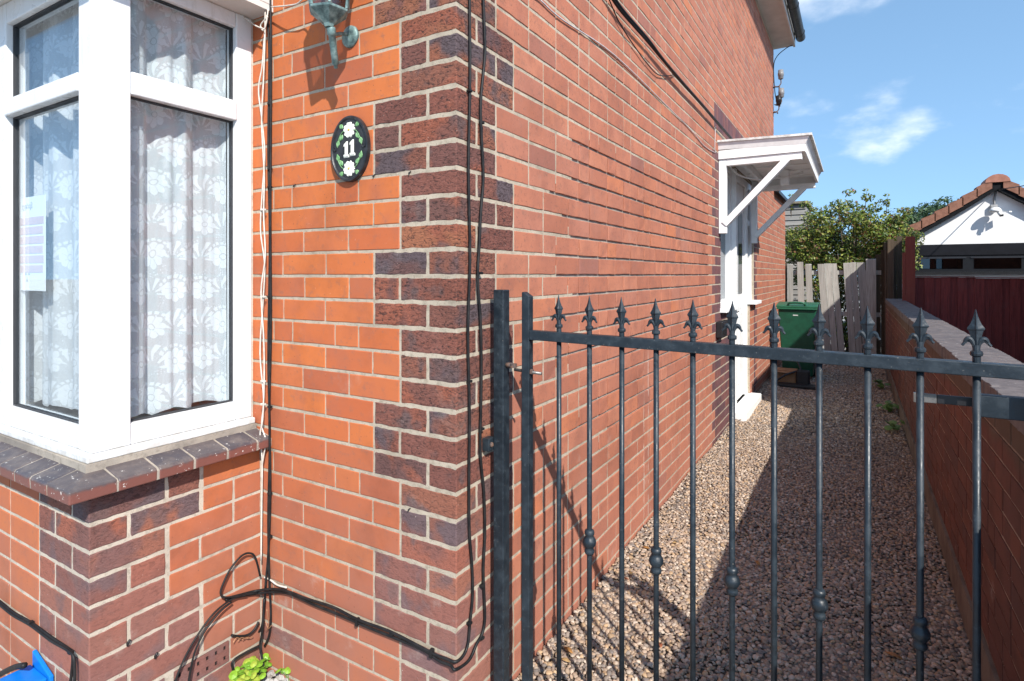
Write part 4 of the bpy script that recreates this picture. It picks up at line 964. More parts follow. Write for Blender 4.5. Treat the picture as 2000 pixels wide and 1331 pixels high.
def copingmat():
    t = NT('coping_brick'); r = t.node('ShaderNodeObjectInfo').outputs['Random']; p = t.pos()
    col = t.mix(r, (.085, .075, .077), (.11, .095, .093)); col = t.mix(t.rng(t.noise(p, 20, 5), .4, .72), col, (.145, .125, .12))
    col = t.mix(t.m('MULTIPLY', t.rng(t.noise(p, 60, 3), .70, .74), .8), col, (.6, .58, .55))
    return t.done(t.pbr(col, .7, 0, .35, t.bump(t.noise(p, 90, 4), .4, .002)))
cm = copingmat(); pool = [rbrick(BX1 - BX0 + .010, .110, .062, 900 + i, True).mesh('coping_brick', cm) for i in range(4)]
y = -.30; i = 0
while y < 8.85:
    o = obj('coping_brick', pool[i % 4], core); o.location = ((BX0 + BX1) / 2 + rnd.uniform(-.002, .002), y + .056, BZ + .034 + rnd.uniform(-.0008, .0008)); y += .1125; i += 1
bx('coping_bed', simple('coping_mortar', (.15, .135, .125), .95), bwall, BX0 + .003, BX1 - .003, -.294, 8.9, BZ + .0005, BZ + .0625)

# ------------------------------------------------------------------ porch canopy and side door
door = thing('side_door', 'white panelled side door with glazed side panels under the canopy', 'door', (-.05, 4.8, 0))
DX = -.045
def dp(n, x0, x1, y0, y1, z0, z1, mat=M_PAINT, bevel=.003, parent=None): return bx(n, mat, parent or door, x0, x1, y0, y1, z0, z1, bevel=bevel)
for y0, y1, z0 in ((DOOR0 + .003, DOOR0 + .075, 1.076), (4.43, 4.53, 1.076), (5.40, 5.50, .075), (DOOR1 - .075, DOOR1 - .003, 1.076)): dp('frame_post', DX - .06, DX + .02, y0, y1, z0, DOORZ - .005)
dp('frame_post', DX - .06, .012, 4.5305, 4.60, .075, DOORZ - .005)
dp('frame_head', DX - .0595, DX + .0195, DOOR0 + .0755, 4.4295, DOORZ - .08, DOORZ - .005); dp('frame_head', DX - .0595, DX + .0195, 4.6005, 5.3995, DOORZ - .08, DOORZ - .005); dp('frame_head', DX - .0595, DX + .0195, 5.5005, DOOR1 - .0755, DOORZ - .08, DOORZ - .005)
dp('window_sill', DX - .06, .055, DOOR0 - .03, 4.56, 1.071, 1.108); dp('window_sill', DX - .06, .075, 5.46, DOOR1 + .05, 1.071, 1.108)
for y0, y1 in ((DOOR0 + .0755, 4.4295), (5.5005, DOOR1 - .0755)):
    dp('window_rail', DX - .055, DX + .010, y0, y1, 1.1085, 1.17); dp('window_rail', DX - .055, DX + .010, y0, y1, 1.955, 2.02)
    for z0, z1 in ((1.1705, 1.9545), (2.0205, DOORZ - .0805)): dp('glass_pane', DX - .03, DX - .022, y0 + .0005, y1 - .0005, z0, z1, M_DGLASS, 0)
bx('room_lining', M_ROOM, door, -.8, -.27, DOOR0 - .1, DOOR1 + .1, .0, 2.5)
leafd = dp('door_leaf', DX - .05, DX - .006, 4.604, 5.396, .09, DOORZ - .085)
for y0, y1, z0, z1 in ((4.70, 4.96, .25, 1.0), (5.04, 5.30, .25, 1.0)): dp('raised_panel', DX - .0055, DX + .004, y0, y1, z0, z1, bevel=.006)
m = MB(); m.prism([(4.74, 1.2), (4.96, 1.2), (4.96, 2.02), (4.93, 2.09), (4.85, 2.12), (4.77, 2.09), (4.74, 2.02)], .008, Matrix.Translation((DX - .001, 0, 0)) @ Matrix(((0, -1, 0, 0), (1, 0, 0, 0), (0, 0, 1, 0), (0, 0, 0, 1)))); m.build('glass_pane', M_DGLASS, leafd)
m = MB(); m.prism([(5.04, 1.2), (5.26, 1.2), (5.26, 2.02), (5.23, 2.09), (5.15, 2.12), (5.07, 2.09), (5.04, 2.02)], .008, Matrix.Translation((DX - .001, 0, 0)) @ Matrix(((0, -1, 0, 0), (1, 0, 0, 0), (0, 0, 1, 0), (0, 0, 0, 1)))); m.build('glass_pane', M_DGLASS, leafd)
MB().tube([(DX + .03, 4.66, 1.02), (DX + .045, 4.66, 1.03), (DX + .045, 4.75, 1.03)], .008, 8).build('handle', M_STEEL, leafd, smooth=True)
m = MB(); m.box(-.04, .11, 4.52, 5.56, -.03, .078); m.build('door_step', M_PAINT, None, bevel=.012, label='white painted concrete step below the side door', category='step')
mail = thing('letter_box', 'black metal box fixed to the side wall before the door', 'letter box', (.03, 3.78, .95))
bx('case', M_BLACKP, mail, .0015, .055, 3.66, 3.86, .87, 1.005, bevel=.006); bx('flap', M_BLACKP, mail, .0555, .062, 3.675, 3.845, .955, .995, bevel=.002); bx('side_tray', M_BLACKP, mail, .0015, .045, 3.862, 4.02, .93, 1.0, bevel=.004)

can = thing('porch_canopy', 'white timber porch canopy on slanting brackets above the side door', 'canopy', (0, 4.65, 2.4))
CY0, CY1, CX1 = 3.76, 5.62, .665
m = MB()
m.add([(-.001, CY0 - .03, 2.53), (CX1 + .05, CY0 - .03, 2.505), (CX1 + .05, CY1 + .03, 2.505), (-.001, CY1 + .03, 2.53), (-.001, CY0 - .03, 2.548), (CX1 + .05, CY0 - .03, 2.523), (CX1 + .05, CY1 + .03, 2.523), (-.001, CY1 + .03, 2.548)],
      [(3, 2, 1, 0), (4, 5, 6, 7), (0, 1, 5, 4), (1, 2, 6, 5), (2, 3, 7, 6), (3, 0, 4, 7)])
m.build('roof_felt', simple('peeling_roof_felt', (.70, .69, .67), .9, .4, 14, .7, .006, c2=(.44, .42, .40)), can)
m = MB()      # grey cornice, sloping outwards under the felt
m.add([(.001, CY0 - .001, 2.47), (CX1 + .001, CY0 - .001, 2.445), (CX1 + .030, CY0 - .016, 2.504), (.001, CY0 - .016, 2.529), (CX1 + .001, CY1, 2.445), (CX1 + .030, CY1 + .016, 2.504), (.001, CY1, 2.47), (.001, CY1 + .016, 2.529)],
      [(0, 1, 2, 3), (1, 4, 5, 2), (4, 6, 7, 5)]); m.build('cornice', simple('grey_white_paint', (.74, .73, .72), .5, .1), can)
bx('soffit_board', M_PAINT, can, .001, CX1 - .02, CY0 + .022, CY1 - .022, 2.452, 2.468)
bx('fascia_board', M_PAINT, can, .001, CX1, CY0, CY0 + .02, 2.388, 2.462, bevel=.002); bx('fascia_board', M_PAINT, can, .001, CX1, CY1 - .02, CY1, 2.388, 2.462, bevel=.002)
bx('fascia_board', M_PAINT, can, CX1 - .019, CX1 + .002, CY0 + .0205, CY1 - .0205, 2.385, 2.462, bevel=.002)
for i, yc in enumerate(np.linspace(CY0 + .25, CY1 - .25, 5)): bx('soffit_batten', M_PAINT, can, .03, CX1 - .03, yc - .006, yc + .006, 2.444, 2.4515)
for yb in (CY0 + .012, CY1 - .072):
    br = bx('bracket', M_PAINT, can, .002, .062, yb, yb + .06, 1.755, 2.387, bevel=.003)
    bx('bracket_arm', M_PAINT, br, .0625, CX1 - .025, yb + .001, yb + .059, 2.330, 2.3865, bevel=.003)
    MB().beam((.045, yb + .030, 1.83), (CX1 - .13, yb + .030, 2.345), .052, .075, (0, 1, 0)).build('bracket_brace', M_PAINT, br, bevel=.003)
bx('inner_beam', M_PAINT, can, .12, .155, CY0 + .075, CY1 - .075, 2.39, 2.4515, bevel=.002)
MB().tube(smooth_path([(.03, CY0 + .1, 2.44), (.08, CY0 + .35, 2.32), (.2, CY0 + .7, 2.30), (.4, CY0 + 1.1, 2.36), (.55, CY0 + 1.4, 2.44)]), .008, 8).build('flex', M_PAINT, can, smooth=True)
bx('hanging_lamp', M_PAINT, can, .36, .44, 4.95, 5.03, 2.30, 2.4515, bevel=.01)

# insulators at the rear corner of the house
M_PORC = simple('porcelain', (.22, .22, .225), .35, .2, 30)
for i, (pts, lab) in enumerate((([(1525, 150), (1526, 186)], 'upper bracket with two grey porcelain insulators on the house edge'), ([(1521, 200)], 'single small insulator below the pair on the house edge'))):
    p = [on(a, b, y=7.55) for a, b in pts]; t = thing('insulator_bracket', lab, 'insulator', p[0])
    MB().tube([(.0, 7.55, p[0].z - .14), (p[0].x - .02, 7.55, p[0].z - .13), (p[0].x - .015, 7.55, p[-1].z - .16)], .011, 6).build('bracket', M_RUST, t, smooth=True)
    for q in p:
        MB().lathe([(.020, -.01), (.034, 0), (.034, .035), (.040, .04), (.040, .085), (.034, .09), (.036, .12), (.012, .13)], 12, Matrix.Translation(q + Vector((0, 0, -.03)))).build('insulator', M_PORC if i == 0 else M_BLACKP, t, smooth=True)
        MB().tube(smooth_path([q + Vector((0, 0, -.04)), q + Vector((0, 0, -.10)), q + Vector((-.04, 0, -.14)), Vector((.02, 7.55, q.z - .12))]), .008, 6).build('pin', M_RUST, t, smooth=True)
cable('black_cable', 'thin dark wire hanging from the gutter end to the insulators', [[on(1548, 88, y=7.6), on(1535, 95, y=7.58), on(1518, 110, y=7.56), on(1511, 130, y=7.55), on(1513, 175, y=7.55), on(1516, 195, y=7.55)]], .006, M_CABLE)

# ------------------------------------------------------------------ back of the path
fence = thing('back_fence', 'broken grey weathered timber fence closing the far end of the path', 'fence', (.65, 9.42, 0))
FY = 9.42
def bxf(px): return on(px, HORIZON, y=FY).x
planks = [(1538, 1549, 516, 1538), (1557, 1569, 512, 1562), (1573, 1585, 516, 1580), (1597, 1610, 516, 1612), (1610, 1622, 515, 1626), (1622, 1634, 515, 1640), (1647, 1660, 514, 1660), (1660, 1672, 513, 1674), (1673, 1689, 513, 1688), (1691, 1711, 506, 1692)]
for i, (a, b, t_, foot) in enumerate(planks):
    xa, xb, zt = bxf(a), bxf(b), on((a + b) / 2, t_, y=FY).z; dx_ = bxf(foot) - xa
    yy_ = FY + (-.03 if i == 1 else rnd.uniform(-.004, .006)); n = rnd.uniform(-.03, .02)
    MB().add([(xa + dx_, yy_, -.05), (xb + dx_, yy_, -.05), (xb, yy_ + n, zt - rnd.uniform(0, .02)), (xa, yy_ + n, zt), (xa + dx_, yy_ + .02, -.05), (xb + dx_, yy_ + .02, -.05), (xb, yy_ + n + .02, zt), (xa, yy_ + n + .02, zt)],
             [(0, 1, 2, 3), (7, 6, 5, 4), (0, 4, 5, 1), (1, 5, 6, 2), (2, 6, 7, 3), (3, 7, 4, 0)]).build('plank', M_OLDWOOD, fence)
for zr_ in (on(1600, 533, y=FY).z, on(1600, 612, y=FY).z): bx('rail', M_OLDWOOD, fence, .02, 1.36, FY + .035, FY + .085, zr_ - .035, zr_ + .035, bevel=.003)
bx('post', M_BROWNW, fence, -.06, .0, FY + .02, FY + .11, -.1, 1.60)
pan = thing('side_fence', 'dark brown slatted fence panel standing beyond the end of the low wall', 'fence', (1.52, 9.2, 0))
for k in range(9): bx('board', M_BROWNW, pan, 1.40, 1.418, 8.98 + k * .135, 9.105 + k * .135, .0, 1.90 + rnd.uniform(-.02, .02))
for y_ in (8.93, 10.16): bx('post', M_BROWNW, pan, 1.42, 1.50, y_, y_ + .09, 0, 1.93, bevel=.004)
for z_ in (.5, 1.2, 1.75): bx('rail', M_BROWNW, pan, 1.4185, 1.46, 9.021, 10.159, z_, z_ + .07)
for k in range(5): bx('end_board', M_BROWNW, pan, 1.285 + k * .07, 1.353 + k * .07, 9.47, 9.49, -.05, 1.72 + .07 * k)
binn = thing('wheelie_bin', 'dark green wheeled bin with closed lid by the back fence', 'bin', (.37, 7.35, 0))
M_BIN = simple('green_bin_plastic', (.010, .072, .040), .42, .25, 14, .1); M_BIN2 = simple('green_lid_plastic', (.018, .105, .055), .4, .2, 14, .1)
def frust(x0, x1, y0, y1, z0, X0, X1, Y0, Y1, z1):
    return MB().add([(x0, y0, z0), (x1, y0, z0), (x1, y1, z0), (x0, y1, z0), (X0, Y0, z1), (X1, Y0, z1), (X1, Y1, z1), (X0, Y1, z1)], [(3, 2, 1, 0), (4, 5, 6, 7), (0, 1, 5, 4), (1, 2, 6, 5), (2, 3, 7, 6), (3, 0, 4, 7)])
frust(.17, .53, 7.12, 7.50, .06, .12, .57, 7.03, 7.62, .94).build('body', M_BIN, binn, bevel=.015)
bx('rim', M_BIN2, binn, .105, .585, 7.00, 7.65, .941, .965, bevel=.006)
m = MB(); prf = [(7.0, .966), (7.0, .99), (7.1, 1.01), (7.35, 1.028), (7.6, 1.015), (7.67, .99), (7.67, .966)]
n = len(prf); m.add([(x, y_, z_) for x in (.10, .59) for y_, z_ in prf], [tuple(range(n)), tuple(range(2 * n - 1, n - 1, -1))] + [(i, i + n, (i + 1) % n + n, (i + 1) % n) for i in range(n)]); m.build('lid', M_BIN2, binn, bevel=.006)
MB().tube(smooth_path([(.24, 7.02, .985), (.27, 6.99, 1.03), (.42, 6.99, 1.03), (.45, 7.02, .985)]), .014, 8).build('lid_handle', M_BIN2, binn, smooth=True)
bx('badge', simple('pale_badge', (.6, .62, .6), .5), binn, .30, .36, 7.034, 7.04, .86, .872)
for x in (.14, .50): MB().tube([(x, 7.52, .10), (x + .06, 7.52, .10)], .10, 18).build('wheel', M_BLACKP, binn)
cbx = thing('cardboard_box', 'brown cardboard box lying beside the bin foot', 'box', (.18, 6.9, 0))
bx('carton', simple('cardboard', (.33, .20, .11), .85, .2, 8), cbx, .07, .36, 6.78, 7.0, -.01, .17); bx('flap', simple('cardboard_flap', (.36, .22, .125), .85, .2, 8), cbx, .09, .34, 6.70, 6.779, .15, .156)
trl = thing('folded_trolley', 'black flat trolley lying on the gravel before the bin', 'trolley', (.4, 6.7, 0))
bx('platform', M_BLACKP, trl, .10, .62, 6.52, 6.68, .0, .035, bevel=.008)
MB().tube([(.12, 6.58, .04), (.24, 6.66, .13), (.42, 6.74, .20), (.36, 6.76, .34)], .014, 8).build('handle', M_IRON, trl, smooth=True)
bx('hub', M_BLACKP, trl, .36, .52, 6.69, 6.77, -.005, .20, bevel=.02)

# red stained neighbour fence
rf = thing('red_fence', 'dark red stained timber fence behind the low wall', 'fence', (3, 8.3, 0))
RY_ = 8.3; x = 1.64; i = 0
while x < 5.2:
    z_ = 1.362 - (.012 if x > 2.35 else 0); bx('board', M_REDWOOD, rf, x, x + .104, RY_ + (.022 if i % 2 else 0), RY_ + .014 + (.022 if i % 2 else 0), -.05, z_ + rnd.uniform(-.003, .003)); x += .090; i += 1
bx('post', M_REDPOST, rf, on(1768, 500, y=RY_).x, on(1787, 500, y=RY_).x, RY_ - .06, RY_ - .002, -.05, on(1775, 463, y=RY_).z, bevel=.004)
bx('post', M_REDPOST, rf, on(1762, 500, y=RY_).x, on(1768, 500, y=RY_).x - .0005, RY_ - .055, RY_ - .005, -.05, on(1765, 494, y=RY_).z, bevel=.003)
bx('capping', M_REDWOOD, rf, 1.70, 2.36, RY_ - .012, RY_ + .04, 1.366, 1.377); bx('capping', M_REDWOOD, rf, 2.36, 5.2, RY_ - .012, RY_ + .04, 1.354, 1.365)

# neighbour garage with white gable
gar = thing('garage', 'white rendered garage gable with brown tiled roof behind the red fence', 'garage', (3.2, 13.5, 0))
GY = 12.0; apx = on(1945, 352, y=GY); eL = on(1772, 452, y=GY); hw = apx.x - eL.x; xR = apx.x + hw
def curve_gable(n=12):     # slightly bellcast rake
    L = []
    for i in range(n + 1):
        s = i / n; x = eL.x + hw * s; z = eL.z - .05 + (apx.z - eL.z) * (s ** .98) - .035 * math.sin(s * math.pi)
        L.append((x, z))
    return L
rk = curve_gable(); poly = rk + [(2 * apx.x - x, z) for x, z in rk[::-1][1:]]
m = MB(); m.prism([(xR - .06, -.1)] + [(x - (.06 if x > apx.x else -.06), z) for x, z in poly[::-1]] + [(eL.x + .06, -.1)], .2, Matrix.Translation((0, GY, 0)))
m.build('gable_wall', simple('white_render', (.78, .78, .78), .8, .05, 6, .15, .003), gar)
m = MB(); m.box(eL.x + .06, eL.x + .2, GY + .2, GY + 5, -.1, eL.z - .05); m.box(xR - .2, xR - .06, GY + .2, GY + 5, -.1, eL.z - .05); m.build('wall', simple('garage_side_render', (.7, .7, .7), .85), gar)
M_UND = simple('undercloak_shadow_black', (.010, .011, .013), .7, spec=.1)  # near black board band, the shadow below the verge tiles coloured in with it
M_TILE = simple('brown_roof_tile', (.25, .115, .075), .8, .25, 12, .3, .004)
for sgn in (1, -1):
    def rp(s, dz=0):
        i = min(int(s * 12), 11); f = s * 12 - i; a, b = rk[i], rk[i + 1]; x = a[0] + (b[0] - a[0]) * f; z = a[1] + (b[1] - a[1]) * f
        return (x if sgn > 0 else 2 * apx.x - x, z + dz)
    m = MB()
    for i in range(12):
        (xa, za), (xb_, zb_) = rp(i / 12), rp((i + 1) / 12)
        m.add([(xa, GY - .14, za - .14), (xb_, GY - .14, zb_ - .14), (xb_, GY + 5, zb_ - .14), (xa, GY + 5, za - .14), (xa, GY - .14, za + .05), (xb_, GY - .14, zb_ + .05), (xb_, GY + 5, zb_ + .05), (xa, GY + 5, za + .05)], [(3, 2, 1, 0), (4, 5, 6, 7), (0, 1, 5, 4), (2, 3, 7, 6), (1, 2, 6, 5), (0, 4, 7, 3)])
    m.build('undercloak_and_shadow', M_UND, gar)
    nt = 6
    for i in range(nt):
        (xa, za), (xb_, zb_) = rp(i / nt * .93), rp((i + 1) / nt * .93 + .012)
        p0, p1 = Vector((xa, GY - .16, za + .085)), Vector((xb_, GY - .16, zb_ + .070))
        for y0, y1, nm in ((GY - .17, GY + .12, 'verge_tile'), (GY + .122, GY + 5, 'roof_slope')):
            d_ = Vector((0, y0 - p0.y, 0)); e_ = Vector((0, y1 - p0.y, 0)); th_ = Vector((0, 0, .055)); dn = Vector((0, 0, -.13 if nm == 'verge_tile' else -.12)); th_ = th_ if nm == 'verge_tile' else Vector((0, 0, -.06))
            m = MB().add([p0 + d_ + dn, p1 + d_ + dn, p1 + e_ + dn, p0 + e_ + dn, p0 + d_ + th_, p1 + d_ + th_ * .55, p1 + e_ + th_ * .55, p0 + e_ + th_], [(3, 2, 1, 0), (4, 5, 6, 7), (0, 1, 5, 4), (2, 3, 7, 6), (1, 2, 6, 5), (0, 4, 7, 3)])
            m.build(nm, M_TILE, gar)
rid = [(.16 * math.cos(a), .17 * math.sin(a) ) for a in [math.pi * i / 8 for i in range(9)]]
m = MB(); m.prism([(x * 1.1, z * .85 - .19) for x, z in rid][::-1], .5, Matrix.Translation((apx.x, GY - .18, apx.z + .13))); m.build('ridge_tile', simple('ridge_clay', (.36, .16, .11), .8, .2, 10), gar)
g = lambda py: on(1890, py, y=GY).z
bx('band_board', simple('black_fascia', (.012, .013, .017), .6, .3, 8, spec=.12), gar, eL.x + .065, xR - .07, GY - .05, GY - .002, g(499), g(477), bevel=.004)
wn_ = bx('window', simple('anthracite_frame', (.014, .016, .02), .6, spec=.12), gar, eL.x + .07, xR - .08, GY - .035, GY - .002, g(531), g(499) - .001)
for a, b in ((1798, 1880), (1902, 1994), (2012, 2100)):
    bx('pane', glassmat('garage_glass', 1.6, (.03, .035, .04)), wn_, on(a, 500, y=GY).x, on(b, 500, y=GY).x, GY - .042, GY - .0355, g(525), g(505))
    bx('frame', simple('anthracite_frame_edge', (.03, .033, .04), .35), wn_, on(a, 500, y=GY).x - .05, on(b, 500, y=GY).x + .05, GY - .048, GY - .0425, g(505), g(505) + .03)
bx('sill', simple('black_sill', (.02, .021, .024), .6, spec=.12), gar, eL.x + .06, xR - .07, GY - .08, GY - .002, g(537), g(531) - .001)
sc_ = on(1942, 414, y=GY - .08); cam_t = thing('security_light', 'white security camera and flood light on the garage gable', 'security light', sc_)
MB().tube(smooth_path([on(1946, 372, y=GY - .01), on(1943, 385, y=GY - .03), on(1942, 400, y=GY - .03)]), .016, 8).build('conduit', simple('grey_conduit', (.3, .3, .3), .5), cam_t, smooth=True)
bx('mount', simple('grey_mount', (.35, .35, .35), .5), cam_t, sc_.x - .05, sc_.x + .05, GY - .07, GY - .001, sc_.z + .02, sc_.z + .13, bevel=.01)
MB().lathe([(.02, .07), (.06, .06), (.085, .03), (.09, 0), (.03, -.02)][::-1], 16, Matrix.Translation(sc_ + Vector((0, -.08, 0)))).build('dome', M_PAINT, cam_t, smooth=True)
MB().tube([sc_ + Vector((.05, -.10, -.02)), sc_ + Vector((.075, -.15, -.08))], .035, 12).build('camera_barrel', M_PAINT, cam_t, smooth=True)
bx('lens', M_BLACKP, cam_t, sc_.x + .055, sc_.x + .10, sc_.y - .165, sc_.y - .152, sc_.z - .10, sc_.z - .06)
MB().beam(sc_ + Vector((.10, -.06, -.01)), sc_ + Vector((.20, -.14, -.02)), .07, .02).build('flood_head', M_PAINT, cam_t)
cable('overhead_cable', 'black overhead cable meeting the garage gable below its ridge', [[on(1946, 371, y=GY - .02), on(1975, 367, y=11), on(2010, 361, y=9.8), on(2100, 340, y=8)]], .008, M_CABLE)

# timber clad shed beyond the fence
shd = thing('timber_shed', 'grey horizontally boarded shed wall behind the shrub', 'shed', (-.7, 13, 0))
sx1 = on(1574, 430, y=13).x; zs = on(1560, 398, y=13).z
for k in range(26):
    z_ = zs - .12 * (k + 1)
    if z_ < -.1: break
    MB().add([(-2.0, 13.02, z_), (sx1, 13.02, z_), (sx1, 13.045, z_ + .118), (-2.0, 13.045, z_ + .118), (-2.0, 13.05, z_), (sx1, 13.05, z_), (sx1, 13.055, z_ + .118), (-2.0, 13.055, z_ + .118)], [(0, 1, 2, 3), (7, 6, 5, 4), (0, 4, 5, 1), (1, 5, 6, 2), (2, 6, 7, 3), (3, 7, 4, 0)]).build('board', M_SLAT, shd)
bx('shed_body', M_SLAT, shd, -2.0, sx1 - .01, 13.056, 15, -.1, zs - .03); bx('roof', simple('shed_felt', (.2, .17, .12), .9), shd, -2.1, sx1 + .05, 12.95, 15.1, zs, zs + .05)

# ------------------------------------------------------------------ vegetation
def leaves(name, clumps, n, size, pal, seed, parent, flat=.4):
    R = np.random.default_rng(seed); C = np.array([c[:3] for c in clumps]); Rd = np.array([c[3:6] for c in clumps]); wgt = Rd.prod(1) ** .6; wgt /= wgt.sum()
    k = R.choice(len(C), n, p=wgt); d = R.normal(size=(n, 3)); d /= np.linalg.norm(d, axis=1)[:, None]; r = R.random((n, 1)) ** .42
    P = C[k] + d * r * Rd[k]
    up = d * .8 + R.normal(size=(n, 3)) * .7 + np.array([0, -.1, flat]); up /= np.linalg.norm(up, axis=1)[:, None]
    a = np.cross(up, R.normal(size=(n, 3))); a /= np.linalg.norm(a, axis=1)[:, None] + 1e-9; b = np.cross(up, a)
    s = size * R.uniform(.55, 1.25, (n, 1)); w_ = s * .42
    V = np.stack([P - a * s * .5, P + b * w_ * .6 + up * s * .05, P + a * s * .5, P - b * w_ * .6 + up * s * .05], 1)
    F = np.arange(n * 4).reshape(-1, 4); pal = np.array(pal); col = pal[R.integers(0, len(pal), n)] * R.uniform(.7, 1.25, (n, 1))
    return obj(name, np_mesh(name, V.reshape(-1, 3), F, M_LEAF, np.repeat(col, 4, 0), False), parent)
shr = thing('shrub', 'large yellow green shrub with reddish tips spilling over the back fence', 'shrub', (.9, 10.5, 0))
R = random.Random(21); cl = []
for i in range(110):
    px, = [R.uniform(1545, 1775)]; top = 395 + 38 * abs((px - 1665) / 115) ** 1.5 + R.uniform(-6, 30)
    py = R.uniform(top, 520); y_ = R.uniform(9.9, 11.4); c = on(px, py, y=y_); s_ = R.uniform(.11, .24)
    cl.append((*c, s_ * 1.25, s_, s_ * .8))
for i in range(60):
    c = on(R.uniform(1545, 1775), R.uniform(450, 545), y=R.uniform(11.0, 11.9)); cl.append((*c, .26, .2, .2))
for px, py in ((1660, 376), (1635, 398), (1695, 386), (1725, 395), (1575, 400), (1770, 412), (1780, 452), (1790, 458), (1600, 470), (1560, 505), (1620, 505), (1690, 500)):
    c = on(px, py, y=10.2); cl.append((*c, .12, .1, .07))
for i in range(25):
    c = Vector((R.uniform(0, 1.6), R.uniform(9.75, 11), R.uniform(.3, 1.5))); cl.append((*c, .25, .2, .2))
pal = [(.20, .25, .035), (.27, .29, .05), (.14, .20, .03), (.065, .115, .02), (.28, .30, .08), (.14, .15, .04), (.17, .09, .04), (.05, .09, .018), (.09, .15, .03)]
leaves('crown', cl, 44000, .062, pal, 4, shr)
leaves('red_tips', [c for i, c in enumerate(cl) if i % 5 == 0], 420, .05, [(.34, .06, .045), (.28, .10, .06)], 9, shr)['kind'] = 'stuff'
for i in range(26):
    c = Vector(cl[i * 2][:3]); MB().tube(smooth_path([(.9 + R.uniform(-.4, .4), 10.4 + R.uniform(-.2, .2), -.05), (.9 * .5 + c.x * .5 + R.uniform(-.1, .1), 10.5, c.z * .5), c, c + Vector((R.uniform(-.1, .1), 0, .12))], 3), [.02 - .0017 * j for j in range(10)], 5).build('stem', M_BARK, shr, smooth=True)
for px, py in ((1638, 395), (1690, 375), (1731, 385), (1544, 385), (1545, 392)):
    c = on(px, py, y=10.1); MB().tube([c + Vector((0, 0, -.3)), c + Vector((.01, 0, -.1)), c + Vector((.03, 0, .05))], [.006, .004, .002], 5).build('sprig', M_BARK, shr)
    leaves('sprig_leaves', [(*(c + Vector((.015, 0, z_))), .05, .05, .02) for z_ in (-.15, -.06, .03)], 26, .06, pal[:4], 31, shr)
tre = thing('far_tree', 'distant dark green tree top left of the garage roof', 'tree', on(1805, 410, y=34) * 1)
tre.location.z = 0; tc_ = on(1812, 418, y=34); cl = []
for i in range(26): cl.append((tc_.x + R.uniform(-1.6, 2.6), tc_.y + R.uniform(-1, 2), tc_.z + R.uniform(-2.0, .35) - abs(R.uniform(-.4, .4)), .7, .7, .55))
leaves('crown', cl, 9000, .20, [(.045, .085, .035), (.06, .11, .045), (.035, .065, .035), (.08, .13, .05)], 6, tre)
MB().tube([(tc_.x + .4, tc_.y, -.1), (tc_.x + .45, tc_.y, tc_.z - 1.2), (tc_.x + .3, tc_.y, tc_.z)], [.22, .16, .08], 8).build('trunk', M_BARK, tre, smooth=True)

def sprout(name, label, c, n, size, h, pal, seed, group=None):
    spread = size * 2.0 if n < 60 else .085
    t = thing(name, label, 'plant', c, group); R = random.Random(seed); c = Vector(c); T_ = MB(); L_ = MB()
    for i in range(n):
        a = R.uniform(0, 6.28); q = c + Vector((math.cos(a) * R.random() * spread, math.sin(a) * R.random() * spread, h * R.uniform(.35, 1)))
        T_.tube([c + Vector((R.uniform(-.01, .01), R.uniform(-.01, .01), -.01)), c.lerp(q, .6) + Vector((0, 0, .01)), q], .0012, 5)
        u = Vector((R.uniform(-.5, .7), R.uniform(-.8, .3), 1)).normalized(); e = u.orthogonal().normalized(); f = u.cross(e); s_ = size * R.uniform(.35, .6)
        vs = [q + u * .004] + [q + (e * math.cos(k * math.pi / 5) + f * math.sin(k * math.pi / 5)) * s_ * (1 + .08 * (k % 2)) for k in range(10)]
        L_.mi = i % len(pal); L_.add(vs, [(0, k + 1, (k + 1) % 10 + 1) for k in range(10)])
    T_.build('stem', M_STEM, t); L_.build('leaf_cluster', pal, t)
M_STEM = simple('green_stem', (.12, .20, .05), .6)
LG = [simple('lime_leaf', (.20, .36, .03), .4, .25, 60), simple('fresh_leaf', (.14, .29, .025), .4, .25, 60), simple('yellow_leaf', (.30, .38, .05), .4, .2, 60)]
sprout('corner_plant', 'bright green round leaved plant growing in the wall corner', on(490, 1331, z=-.06), 80, .026, .06, LG, 3)
sprout('corner_plant', 'tiny green seedling beside the concrete patch in the corner', on(563, 1328, z=-.06), 5, .022, .04, LG, 5)
LG2 = [simple('weed_leaf', (.09, .17, .035), .5, .3, 60), simple('weed_leaf_pale', (.15, .23, .05), .5, .3, 60)]
for i, (px, py, n_, lab) in enumerate(((1745, 805, 22, 'green weed at the foot of the low wall, nearest its middle'), (1728, 760, 14, 'small pale weed at the foot of the low wall, further back'), (1752, 845, 10, 'low dark weed at the foot of the wall, nearer the gate'))):
    sprout('weed', lab, on(px, py, z=0) + Vector((-.03, 0, 0)), n_, .055, .10, LG2, 40 + i)
# rubble patch in the corner
m = MB(); R = random.Random(8)
for i in range(16):
    c = on(545 + R.uniform(-25, 35), 1318 + R.uniform(-14, 14), z=-.07); m.lathe([(.004, -.012), (.02, -.006), (.026, .004), (.012, .014)], 6, Matrix.Translation(c) @ Matrix.Rotation(R.uniform(0, 6), 4, 'Z'), (R.uniform(.5, 1.2), R.uniform(.5, 1)))
m.build('rubble', M_CONC, None, kind='stuff', label='grey concrete rubble in the wall corner')
